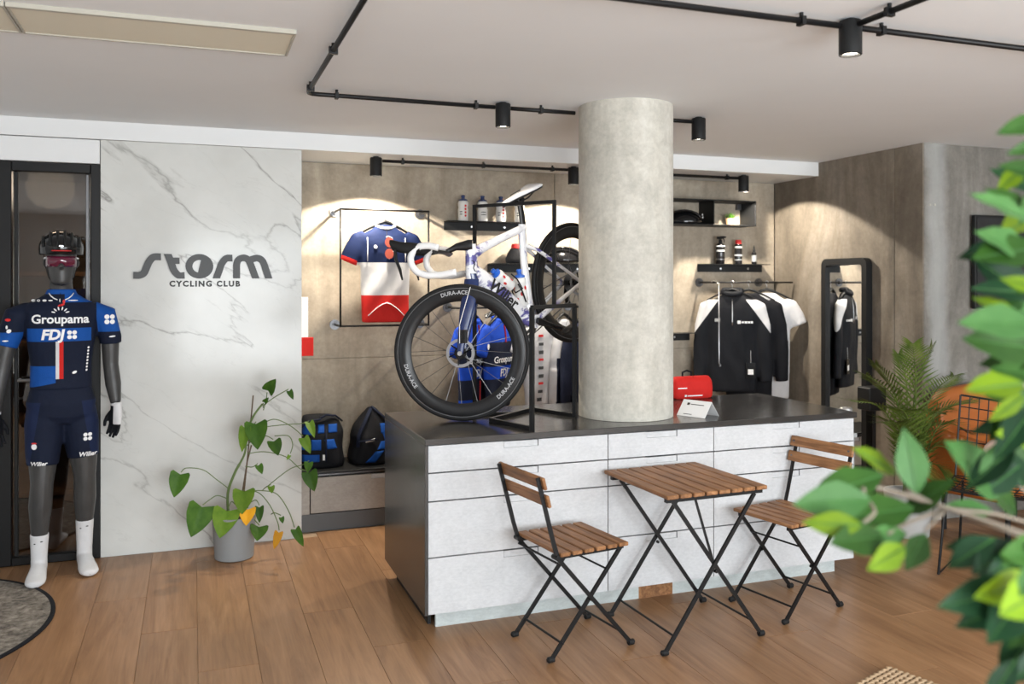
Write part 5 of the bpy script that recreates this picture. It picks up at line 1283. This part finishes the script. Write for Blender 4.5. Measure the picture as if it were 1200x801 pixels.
# climbing plant in the grey pot by the marble wall
cp = thing('climbing_plant', 'straggly climbing plant with heart-shaped leaves in a grey pot by the marble', 'potted plant', (.222, 5.18, 0), -.06)
MB().lathe([(0, 0), (.098, 0), (.106, .006), (.118, .225), (.120, .240), (.108, .240), (.104, .20), (0, .20)], 40).build('pot', M['pot_grey'], cp, 40)
MB().lathe([(0, .203), (.06, .206), (.1035, .2015)], 24).build('soil', M['soil'], cp)
SCL = 1 / 213.0
def px(u, v, y=0): return Vector(((u - 275) * SCL, y, (654 - v) * SCL))
MB().tube([px(284, 600), px(290, 540), px(297, 460)], .004, 8).build('stake', M['stem_brown'], cp)
MB().tube([px(281, 600), px(290, 540), px(295, 520)], .004, 8).build('stake', M['stem_brown'], cp)
MB().tube(bez([px(268, 600), px(268, 575), px(276, 552), px(287, 530), px(290, 505), px(297, 485, -.02), px(308, 470, -.02)]), [.0075] * 25 + [.006] * 36, 8).build('main_stem', M['stem_green'], cp, 'all')
# stems: path pixels -> leaf (tip offset, length, width, material)
vines = [
    ([(268, 570), (255, 558), (240, 545), (222, 541), (216, 545)], (-.25, -.3, -.9), .125, .105, 'leaf_monstera'),
    ([(266, 582), (256, 577), (248, 580), (240, 585)], (-.3, -.35, -.85), .165, .15, 'leaf_monstera'),
    ([(276, 590), (272, 585), (268, 592)], (-.25, -.55, -.8), .15, .145, 'leaf_lime'),
    ([(283, 590), (284, 575), (287, 570)], (-.1, -.6, -.75), .13, .12, 'leaf_lime'),
    ([(288, 595), (290, 590), (291, 592)], (-.1, -.7, -.7), .095, .09, 'leaf_yellow'),
    ([(293, 500), (297, 495), (300, 490)], (.05, -.45, -.9), .145, .125, 'leaf_monstera'),
    ([(293, 500), (291, 495), (289, 495)], (-.2, -.2, -.95), .13, .07, 'leaf_lime'),
    ([(309, 478), (312, 465), (313, 455)], (.25, -.25, .45), .085, .075, 'leaf_monstera'),
    ([(309, 472), (322, 462), (338, 452)], (.3, -.3, -.7), .055, .035, 'leaf_monstera'),
    ([(309, 475), (308, 470), (309, 468)], (.2, -.4, .3), .05, .03, 'leaf_monstera'),
    ([(290, 520), (300, 510), (312, 508), (320, 512)], (.25, -.4, -.75), .085, .08, 'leaf_monstera'),
    ([(288, 545), (296, 545), (302, 540)], (.3, -.4, -.6), .055, .045, 'leaf_monstera'),
    ([(290, 515), (305, 500), (330, 496), (352, 495), (362, 492)], (.15, -.6, -.45), .11, .05, 'leaf_lime'),
    ([(300, 500), (320, 489), (340, 497), (355, 510)], (.35, -.35, -.85), .095, .06, 'leaf_lime'),
    ([(290, 530), (310, 528), (335, 535), (352, 550), (362, 552)], (.2, -.3, -.85), .11, .09, 'leaf_monstera'),
    ([(312, 572), (320, 565), (340, 550), (355, 545), (362, 540)], (-.1, -.4, -.6), .06, .05, 'leaf_monstera'),
    ([(290, 575), (308, 575), (325, 580), (338, 600), (345, 620)], (.4, -.15, -.9), .11, .055, 'leaf_monstera'),
    ([(288, 575), (303, 577), (316, 592), (325, 612), (327, 622)], (-.25, -.15, -.9), .095, .05, 'leaf_yellow'),
    ([(292, 590), (300, 585), (304, 590)], (.0, -.35, -.9), .085, .05, 'leaf_monstera'),
    ([(290, 600), (298, 608), (304, 614)], (-.1, -.7, -.5), .09, .10, 'leaf_monstera'),
    ([(318, 605), (322, 602), (329, 604)], (.2, -.3, -.8), .035, .03, 'leaf_monstera'),
    ([(308, 575), (312, 570), (317, 566)], (.1, -.4, -.6), .04, .04, 'leaf_lime'),
    ([(322, 510), (338, 510), (343, 520), (340, 530)], (-.3, -.3, -.5), .03, .02, 'leaf_lime'),
]
random.seed(11)
for pth, td, L, Wd, mt in vines:
    n = len(pth); P = [px(u, v, -.06 * i / (n - 1) - .01) for i, (u, v) in enumerate(pth)]; b = bez(P, 6)
    MB().tube(b, .0028, 6).build('stem', M['stem_green'], cp, 'all')
    me = leaf_mesh(L, Wd, 'heart', .12, .22); me.materials.append(M[mt]); lf = bpy.data.objects.new('leaf', me); C.objects.link(lf); lf.parent = cp
    aim(lf, b[-1] + Vector(td).normalized() * .012, td, up=(random.uniform(-.25, .25), -1, .35), roll=random.uniform(-.3, .3))
# palm beside the mirror
pl = thing('palm', 'feathery green palm in a pale grey pot in front of the concrete corner', 'potted plant', (4.15, 4.22, 0))
MB().lathe([(0, 0), (.115, 0), (.12, .005), (.14, .26), (.142, .27), (.13, .27), (.125, .23), (0, .23)], 36).build('pot', M['pot_pale'] if 'pot_pale' in M else mat('pot_pale', (.42, .42, .41), .6), pl, 40)
MB().lathe([(0, .233), (.124, .2315)], 20).build('soil', M['soil'], pl)
def frond(base, mid, tip, w, seed):
    random.seed(seed); b = bez([base, mid, tip], 14); m = MB(); m.tube(b, [.006 * (1 - .7 * i / (len(b) - 1)) for i in range(len(b))], 6)
    up = Vector((0, 0, 1)); st_ = 6
    for i in range(st_, len(b)):
        t = (i - st_) / (len(b) - st_); d = (b[min(i + 1, len(b) - 1)] - b[i - 1]).normalized(); sd = d.cross(up).normalized(); nn = sd.cross(d)
        for s in (-1, 1):
            for hlf in (0,):
                c = b[i] - d * hlf * (b[i] - b[i - 1]).length; L = w * (.55 + .9 * math.sin(math.pi * min(1, t + .15)) * .6) * random.uniform(.85, 1.1)
                e = c + (sd * s * .75 + d * .75 + nn * .12).normalized() * L + Vector((0, 0, -.18 * L)); k = c.lerp(e, .45) + Vector((0, 0, .03 * L)); wv = d * .0075
                m.add([c - wv * .5, c + wv * .5, k + wv, e, k - wv], [(0, 1, 2, 4), (4, 2, 3)])
    m.build('frond', M['leaf_palm'], pl)
fd = [((.05, 0, .85), (.14, -.05, 1.16)), ((-.10, -.02, .80), (-.36, -.04, 1.0)), ((.16, 0, .80), (.40, .03, .96)), ((-.04, .05, .82), (-.18, .08, 1.05)), ((.14, -.06, .72), (.36, -.14, .83)), ((-.12, -.05, .66), (-.30, -.10, .72)),
      ((.10, .05, .62), (.26, .08, .62)), ((-.06, -.08, .58), (-.18, -.18, .52)), ((.10, -.10, .55), (.24, -.2, .47)), ((.02, -.1, .7), (.06, -.22, .78)), ((.03, .04, .88), (.02, .10, 1.1)), ((-.05, -.1, .5), (-.1, -.22, .42)), ((.06, -.12, .45), (.1, -.24, .38))]
fd += [((-.14, .02, .74), (-.40, .05, .84)), ((.18, .03, .70), (.42, .06, .74)), ((.0, -.06, .9), (-.06, -.1, 1.18)), ((-.1, -.1, .72), (-.3, -.2, .82)), ((.2, -.04, .66), (.4, -.1, .62))]
for k, (m_, t_) in enumerate(fd):
    frond(Vector((random.uniform(-.03, .03), random.uniform(-.03, .03), .23)), Vector(m_), Vector(t_), .165, 20 + k)
# ================================================================== MIRROR AND THINGS BY THE CONCRETE CORNER
mr = thing('standing_mirror', 'tall black-framed mirror with rounded corners against the concrete wall', 'mirror', (4.458, 5.088, 0))
mat('mirror_glass', (.86, .87, .87), .02, metal=1)
def rrect(w, h0, h1, r_, n=6):
    p = []
    for cx, cz, a0 in ((w - r_, h1 - r_, 0), (-w + r_, h1 - r_, 90), (-w + r_, h0 + r_, 180), (w - r_, h0 + r_, 270)):
        for k in range(n + 1): a = R(a0 + 90 * k / n); p.append((cx + r_ * math.cos(a), cz + r_ * math.sin(a)))
    return p
out, inn = rrect(.232, .0, 1.728, .05), rrect(.185, .05, 1.68, .02)
m = MB(); n = len(out)
vs = [(-.055, a, b) for a, b in out] + [(-.055, a, b) for a, b in inn] + [(-.002, a, b) for a, b in out] + [(-.03, a, b) for a, b in inn]
fs = []
for i in range(n):
    j = (i + 1) % n; fs += [(i, j, n + j, n + i), (i, 2 * n + i, 2 * n + j, j), (n + i, n + j, 3 * n + j, 3 * n + i)]
fs.append(tuple(2 * n + i for i in range(n)))
m.add(vs, fs).build('frame', M['black_satin'], mr)
MB().prism(inn, -.034, -.031, 'x').build('glass', M['mirror_glass'], mr)
sk = thing('pole_stand', 'black box on a thin black pole beside the mirror', 'stand', (4.235, 4.62, 0))
MB().cbox((-.07, -.06, .71), (.07, .06, .862), .006).build('box', M['black_satin'], sk); MB().cyl((.02, 0, .012), (.02, 0, .71), .012, 12).build('pole', M['black_metal'], sk); MB().lathe([(0, 0), (.11, 0), (.11, .008), (.02, .012), (0, .012)], 28, (.02, 0, 0)).build('base', M['black_metal'], sk)
# television on the side wall
tv = thing('television', 'black flat television hanging on the grey concrete wall', 'television', (5.38, 4.41, 1.69))
MB().cbox((-.53, -.055, -.31), (.53, -.022, .31), .004).build('cabinet', M['black_satin'], tv); MB().box((-.515, -.0565, -.29), (.515, -.0552, .295)).build('screen', M['black_gloss'], tv); MB().box((-.2, -.022, -.15), (.2, -.0006, .15)).build('wall_mount', M['black_metal'], tv)
MB().tube([(.35, -.01, -.31), (.352, -.008, -.7), (.35, -.008, -1.0)], .005, 6).build('cable', M['black_metal'], tv)
# tan leather armchair
mat('leather', (.40, .115, .022), .45, spec=.4); NT(M['leather']).bump(NT(M['leather']).noise(None, 40, 5), .15, .004)
ac = thing('leather_armchair', 'tan orange leather armchair against the grey concrete wall', 'armchair', (4.76, 4.02, 0), 0)
m = MB(); m.loft([((x, .25, z), (0, .07, 0), (0, 0, .0 + h_)) for x, z, h_ in ((-.36, .58, .24), (-.28, .62, .265), (0, .635, .275), (.28, .62, .265), (.36, .58, .24))], 20, p=3); link('back', blob(m, .012, 4), M['leather'], ac)
for s in (-1, 1):
    m = MB(); m.loft([((s * .36, y, .44), (.06, 0, 0), (0, 0, h_)) for y, h_ in ((-.30, .15), (-.22, .17), (.1, .19), (.26, .22))], 16, p=3); link('arm', blob(m, .012, 4), M['leather'], ac)
m = MB(); m.loft([((0, y, .36), (.30, 0, 0), (0, 0, .08)) for y in (-.32, -.28, .15, .2)], 20, p=4); link('seat', blob(m, .012, 4), M['leather'], ac)
for x in (-.3, .3):
    for y in (-.24, .22): MB().cyl((x, y, 0), (x, y, .30), .016, 10).build('leg', M['black_metal'], ac)
# black wire chair with a cushion
wc = thing('wire_chair', 'black wire mesh chair in front of the tan leather armchair', 'chair', (4.02, 3.48, 0), R(-60))
ws_ = MB()
def seatp(i, j):
    x = -.24 + .48 * i / 10; t = j / 14
    if t < .5: return Vector((x * (.9 + .2 * t), -.24 + .44 * t * 2, .46 - .02 * math.sin(t * 6) + .22 * x * x))
    q = (t - .5) * 2; return Vector((x, .20 + .12 * q - .25 * x * x, .46 + .42 * q + .10 * q * abs(x)))
grid = []
for i in range(11): grid.append([seatp(i, j) for j in range(15)])
for i in range(11): MB().tube(grid[i], .0035 if 0 < i < 10 else .006, 5).build('wire', M['black_metal'], wc)
for j in range(15): MB().tube([grid[i][j] for i in range(11)], .0035 if 0 < j < 14 else .006, 5).build('wire', M['black_metal'], wc)
for s in (-1, 1): MB().tube([(s * .2, -.18, .44), (s * .23, -.22, .01), (s * .23, .22, .01), (s * .2, .18, .44)], .007, 8).build('leg', M['black_metal'], wc)
cu = thing('cushion', 'pale cushion lying in the black wire chair', 'cushion', tuple(Vector(wc.location) + Matrix.Rotation(R(-60), 3, 'Z') @ Vector((0, .12, .51))), R(-60))
m = MB(); m.loft([((0, .06 + .25 * z, z), (w_, 0, 0), (0, .05 * h_, 0)) for z, w_, h_ in ((-.0, .06, .5), (.03, .10, 1), (.08, .11, 1.2), (.13, .10, 1), (.17, .07, .4))], 18, p=3); link('cover', blob(m, .01, 4), M['pink_cloth'] if 'pink_cloth' in M else cloth('pink_cloth', (.5, .36, .30)), cu)
# ================================================================== RUGS
rg = thing('round_rug', 'round rug with a faded grey pattern and dark border', 'rug', (-1.39, 4.55, .0006))
m = mat('rug_pattern', (.2, .18, .16), .95, spec=.1); t = NT(m); v = t.coord('Object'); n1 = t.noise(v, 9, 6, .75, 1.0); n2 = t.noise(v, 34, 4, .7)
t.color(t.mix(.45, t.ramp(n1, [(.35, (.045, .04, .038)), (.5, (.17, .145, .12)), (.65, (.36, .33, .28))]), t.ramp(n2, [(.35, (.05, .045, .04)), (.65, (.38, .35, .31))]))); t.bump(n2, .4, .01)
MB().lathe([(0, 0), (.765, 0), (.765, .007), (0, .008)], 96).build('pile', M['rug_pattern'], rg)
MB().lathe([(.765, 0), (.785, 0), (.785, .007), (.775, .010), (.765, .0075), (.765, 0)], 96, cap=False).build('border', M['charcoal_cloth'], rg, 50)
jm = thing('jute_mat', 'braided natural jute mat on the wooden floor, corner in view', 'rug', (2.62, 2.772, .0006), R(18.4))
mat('jute', (.46, .33, .21), .95, spec=.1)
for k in range(26):
    y = -.012 - k * .0235; pts = [(-.62 + .0155 * i, y + (.004 if i % 2 else -.004), .008 + (.003 if (i + k) % 2 else 0)) for i in range(41)]
    m_ = MB(); m_.tube(pts, .010, 6, flat=.75); m_.build('braid', M['jute'], jm, 'all')
# ================================================================== FICUS NEAR THE VIEWER
FIC = [
    ((0.968, 1.033, 1.264), (0.85, 1.059, 1.234), 0.5, 'F'),
    ((1.008, 1.049, 1.259), (0.931, 1.053, 1.306), 0.5, 'L'),
    ((1.003, 1.003, 1.24), (0.994, 1.017, 1.336), 0.55, 'P'),
    ((1.016, 1.04, 1.202), (1.036, 0.967, 1.268), 0.5, 'F'),
    ((0.913, 0.998, 1.24), (0.804, 1.03, 1.236), 0.55, 'P'),
    ((0.872, 0.97, 1.214), (0.803, 1.01, 1.214), 0.5, 'L'),
    ((0.993, 1.0, 1.22), (0.881, 1.023, 1.212), 0.55, 'F'),
    ((0.916, 0.978, 1.193), (0.816, 0.965, 1.198), 0.55, 'F'),
    ((0.966, 0.986, 1.189), (0.878, 0.994, 1.177), 0.5, 'P'),
    ((0.932, 0.954, 1.183), (0.861, 0.945, 1.161), 0.55, 'L'),
    ((0.986, 0.97, 1.191), (0.936, 0.955, 1.149), 0.6, 'F'),
    ((1.173, 1.011, 1.221), (1.058, 0.997, 1.317), 0.6, 'PF'),
    ((1.142, 0.992, 1.202), (1.075, 1.024, 1.213), 0.45, 'P'),
    ((1.259, 1.053, 1.177), (1.158, 1.029, 1.265), 0.55, 'F'),
    ((1.252, 1.032, 1.224), (1.206, 1.048, 1.292), 0.6, 'D'),
    ((1.318, 1.062, 1.226), (1.282, 1.072, 1.312), 0.6, 'F'),
    ((1.033, 0.89, 1.191), (0.985, 0.938, 1.182), 0.5, 'D'),
    ((1.01, 0.877, 1.208), (0.955, 0.903, 1.166), 0.6, 'D'),
    ((1.06, 0.874, 1.193), (0.964, 0.87, 1.17), 0.6, 'D'),
    ((1.057, 0.858, 1.186), (0.966, 0.858, 1.151), 0.55, 'F'),
    ((0.993, 0.819, 1.161), (0.867, 0.832, 1.15), 0.45, 'D'),
    ((1.003, 0.821, 1.148), (0.914, 0.851, 1.111), 0.5, 'D'),
    ((1.005, 0.81, 1.173), (0.895, 0.801, 1.168), 0.45, 'L'),
    ((0.984, 0.782, 1.174), (0.891, 0.763, 1.162), 0.6, 'L'),
    ((0.986, 0.807, 1.134), (0.967, 0.846, 1.094), 0.5, 'F'),
    ((1.019, 0.821, 1.102), (0.987, 0.851, 1.034), 0.6, 'D'),
    ((1.002, 0.796, 1.146), (0.966, 0.82, 1.088), 0.5, 'F'),
    ((1.023, 0.806, 1.085), (0.974, 0.821, 1.043), 0.5, 'D'),
    ((0.979, 0.778, 1.207), (0.928, 0.776, 1.173), 0.5, 'P'),
    ((1.133, 0.914, 1.637), (1.007, 0.909, 1.678), 0.35, 'P'),
    ((1.19, 0.945, 1.793), (1.114, 0.963, 1.772), 0.45, 'G'),
    ((1.205, 0.95, 1.763), (1.143, 0.971, 1.743), 0.4, 'G'),
    ((1.181, 0.952, 1.59), (1.065, 0.953, 1.628), 0.5, 'P'),
    ((1.167, 0.934, 1.602), (1.064, 0.96, 1.589), 0.7, 'F'),
    ((1.176, 0.955, 1.526), (1.093, 0.983, 1.59), 0.6, 'D'),
    ((1.133, 0.914, 1.552), (1.09, 0.947, 1.533), 0.5, 'F'),
    ((1.098, 0.872, 1.54), (1.057, 0.909, 1.558), 0.45, 'L'),
    ((1.1, 0.886, 1.493), (0.967, 0.892, 1.5), 0.45, 'P'),
    ((1.127, 0.929, 1.496), (1.06, 0.956, 1.533), 0.45, 'L'),
    ((1.147, 0.917, 1.454), (1.019, 0.934, 1.474), 0.5, 'F'),
    ((1.174, 0.946, 1.438), (1.123, 1.005, 1.428), 0.55, 'F'),
    ((1.057, 0.871, 1.413), (0.97, 0.888, 1.409), 0.6, 'L'),
    ((1.188, 0.944, 1.413), (1.107, 0.968, 1.426), 0.5, 'F'),
    ((1.186, 0.942, 1.388), (1.118, 0.964, 1.338), 0.6, 'F'),
    ((1.24, 0.985, 1.354), (1.193, 1.02, 1.385), 0.6, 'D'),
    ((1.239, 0.977, 1.302), (1.137, 0.965, 1.362), 0.6, 'F'),
    ((1.208, 0.953, 1.693), (1.155, 0.959, 1.638), 0.6, 'F'),
    ((1.284, 1.02, 1.456), (1.23, 1.044, 1.511), 0.6, 'D'),
    ((1.263, 0.995, 1.66), (1.15, 0.987, 1.63), 0.5381463920240923, 'L'),
    ((1.236, 1.005, 1.336), (1.163, 1.056, 1.314), 0.4395801351230581, 'D'),
    ((1.277, 1.019, 1.697), (1.219, 1.067, 1.739), 0.4968429457810713, 'D'),
    ((1.247, 1.015, 1.449), (1.153, 1.011, 1.387), 0.5397428267859037, 'L'),
    ((1.178, 0.93, 1.475), (1.13, 0.955, 1.494), 0.5455124180567664, 'L'),
    ((1.233, 1.001, 1.451), (1.133, 1.004, 1.453), 0.49595273308612586, 'D'),
    ((1.315, 1.03, 1.486), (1.221, 1.055, 1.512), 0.545402283150178, 'P'),
    ((1.144, 0.92, 1.533), (1.047, 0.948, 1.546), 0.4826601849571803, 'D'),
    ((1.251, 1.022, 1.366), (1.172, 1.033, 1.374), 0.5334597132016662, 'F'),
    ((1.328, 1.061, 1.516), (1.228, 1.041, 1.463), 0.4857046485742457, 'F'),
    ((1.165, 0.944, 1.367), (1.095, 0.952, 1.292), 0.45423851661611997, 'D'),
    ((1.176, 0.965, 1.728), (1.151, 0.997, 1.687), 0.5330858976960889, 'L'),
    ((1.137, 0.951, 1.309), (1.078, 0.989, 1.243), 0.502457753297988, 'D'),
    ((1.184, 0.96, 1.656), (1.129, 0.996, 1.697), 0.49539547779361853, 'F'),
    ((1.21, 1.015, 1.607), (1.122, 1.04, 1.591), 0.46583500779533615, 'D'),
    ((1.137, 0.954, 1.32), (1.093, 0.978, 1.251), 0.47932057685272933, 'P'),
    ((1.155, 0.951, 1.521), (1.099, 0.981, 1.495), 0.4690308443727592, 'F'),
    ((1.144, 0.942, 1.387), (1.107, 0.97, 1.344), 0.4443612643193324, 'L'),
    ((1.185, 0.975, 1.36), (1.125, 0.987, 1.313), 0.5312195752180353, 'F'),
    ((1.159, 0.915, 1.708), (1.099, 0.948, 1.723), 0.4888515916800911, 'F'),
    ((1.213, 1.008, 1.265), (1.132, 1.004, 1.227), 0.5248135193475572, 'D'),
    ((1.213, 0.964, 1.322), (1.105, 0.952, 1.331), 0.4745702538928628, 'L'),
    ((1.066, 0.868, 1.187), (0.978, 0.858, 1.169), 0.5009458624444811, 'D'),
    ((1.051, 0.823, 1.109), (0.989, 0.865, 1.113), 0.5179394598021234, 'D'),
    ((1.102, 0.869, 1.088), (1.06, 0.889, 1.006), 0.4355995219597589, 'D'),
    ((1.1, 0.866, 1.182), (1.023, 0.846, 1.121), 0.5369577286830938, 'F'),
    ((1.064, 0.847, 1.197), (1.023, 0.883, 1.176), 0.48824533760405725, 'D'),
    ((1.108, 0.872, 1.178), (0.995, 0.849, 1.197), 0.4903274939360892, 'F'),
    ((0.992, 0.819, 1.154), (0.898, 0.786, 1.119), 0.522917349454676, 'D'),
    ((0.97, 0.811, 1.079), (0.934, 0.826, 1.012), 0.4552816143801333, 'D'),
]
TWG = [
    [(1.235, 0.932, 1.158), (1.157, 0.982, 1.197), (1.056, 0.998, 1.215), (0.996, 1.02, 1.234), (0.954, 1.035, 1.247), (0.922, 1.026, 1.242)],
    [(1.056, 0.998, 1.215), (0.979, 0.994, 1.202), (0.935, 0.989, 1.191)],
    [(1.056, 0.998, 1.215), (0.986, 0.97, 1.197)],
    [(0.972, 1.028, 1.243), (0.91, 0.987, 1.224), (0.888, 0.985, 1.213)],
    [(1.026, 1.009, 1.228), (1.006, 1.005, 1.243)],
    [(1.235, 0.932, 1.158), (1.272, 1.025, 1.196), (1.251, 1.054, 1.233)],
    [(1.065, 0.781, 1.132), (1.017, 0.82, 1.157), (0.983, 0.822, 1.15)],
    [(1.065, 0.781, 1.089), (1.019, 0.809, 1.107)],
    [(1.259, 0.924, 1.438), (1.165, 0.926, 1.465), (1.118, 0.922, 1.485)],
    [(1.259, 0.924, 1.565), (1.175, 0.933, 1.577), (1.142, 0.934, 1.552)],
    [(1.278, 0.938, 1.371), (1.175, 0.933, 1.402), (1.068, 0.887, 1.409)],
    [(1.278, 0.938, 1.784), (1.193, 0.948, 1.781)],
    [(1.259, 0.924, 1.641), (1.145, 0.923, 1.636)],
]
# trunk [1.318, 0.902, 1.336] [1.318, 0.902, 0.827]
TR = Vector((1.30, .80, 0))
fc_ = thing('ficus_tree', 'out-of-focus green ficus branches reaching in close to the viewer', 'potted plant', tuple(TR))
MB().lathe([(0, 0), (.15, 0), (.155, .006), (.18, .30), (.17, .30), (.165, .27), (0, .27)], 32).build('pot', M['pot_grey'], fc_, 40)
MB().lathe([(0, .273), (.163, .2715)], 20).build('soil', M['soil'], fc_)
MB().tube(bez([Vector((0, 0, .27)), Vector((.02, 0, .7)), Vector((-.01, .01, 1.2)), Vector((.02, 0, 1.75)), Vector((.0, .02, 2.1))], 8), [.016] * 10 + [.013] * 12 + [.009] * 11, 10).build('trunk', M['stem_brown'], fc_, 'all')
for tw in TWG:
    p0 = Vector(tw[0]); q = [Vector(p) - TR for p in tw]
    if p0.x > 1.2 or tw[0] == tw[0]:
        if not any((Vector(tw[0]) - Vector(o_[k])).length < 1e-3 for o_ in TWG for k in range(1, len(o_))) and tw is not TWG[1]:
            q = [Vector((0, 0, max(.5, q[0].z - .12)))] + q
    MB().tube(bez(q, 6), .0028, 6).build('twig', M['twig_grey'], fc_, 'all')
FM = {'F': 'leaf_ficus', 'P': 'leaf_ficus_pale', 'L': 'leaf_ficus_lime', 'D': 'leaf_ficus_dark', 'G': 'leaf_ficus', 'PF': 'leaf_ficus_pale'}
random.seed(5)
for b, t, w, k in FIC:
    b = Vector(b); t = Vector(t); L = (t - b).length
    me = leaf_mesh(L, L * w * .92, 'oval', .06, .18); me.materials.append(M[FM[k]])
    lf = bpy.data.objects.new('leaf', me); C.objects.link(lf); lf.parent = fc_
    aim(lf, b - TR, t - b, up=(random.uniform(-.5, .1) - .3, -.9, random.uniform(.3, .9)), roll=random.uniform(-.25, .25))
    vn = MB().tube([(0, .0, .001), (0, L * .5, .001 - .06 * L * .25), (0, L * .95, .001 - .06 * L * .9)], [.0012, .0009, .0004], 5)
    vo = vn.build('midrib', M['leaf_ficus_pale'], lf)
bpy.context.view_layer.update()
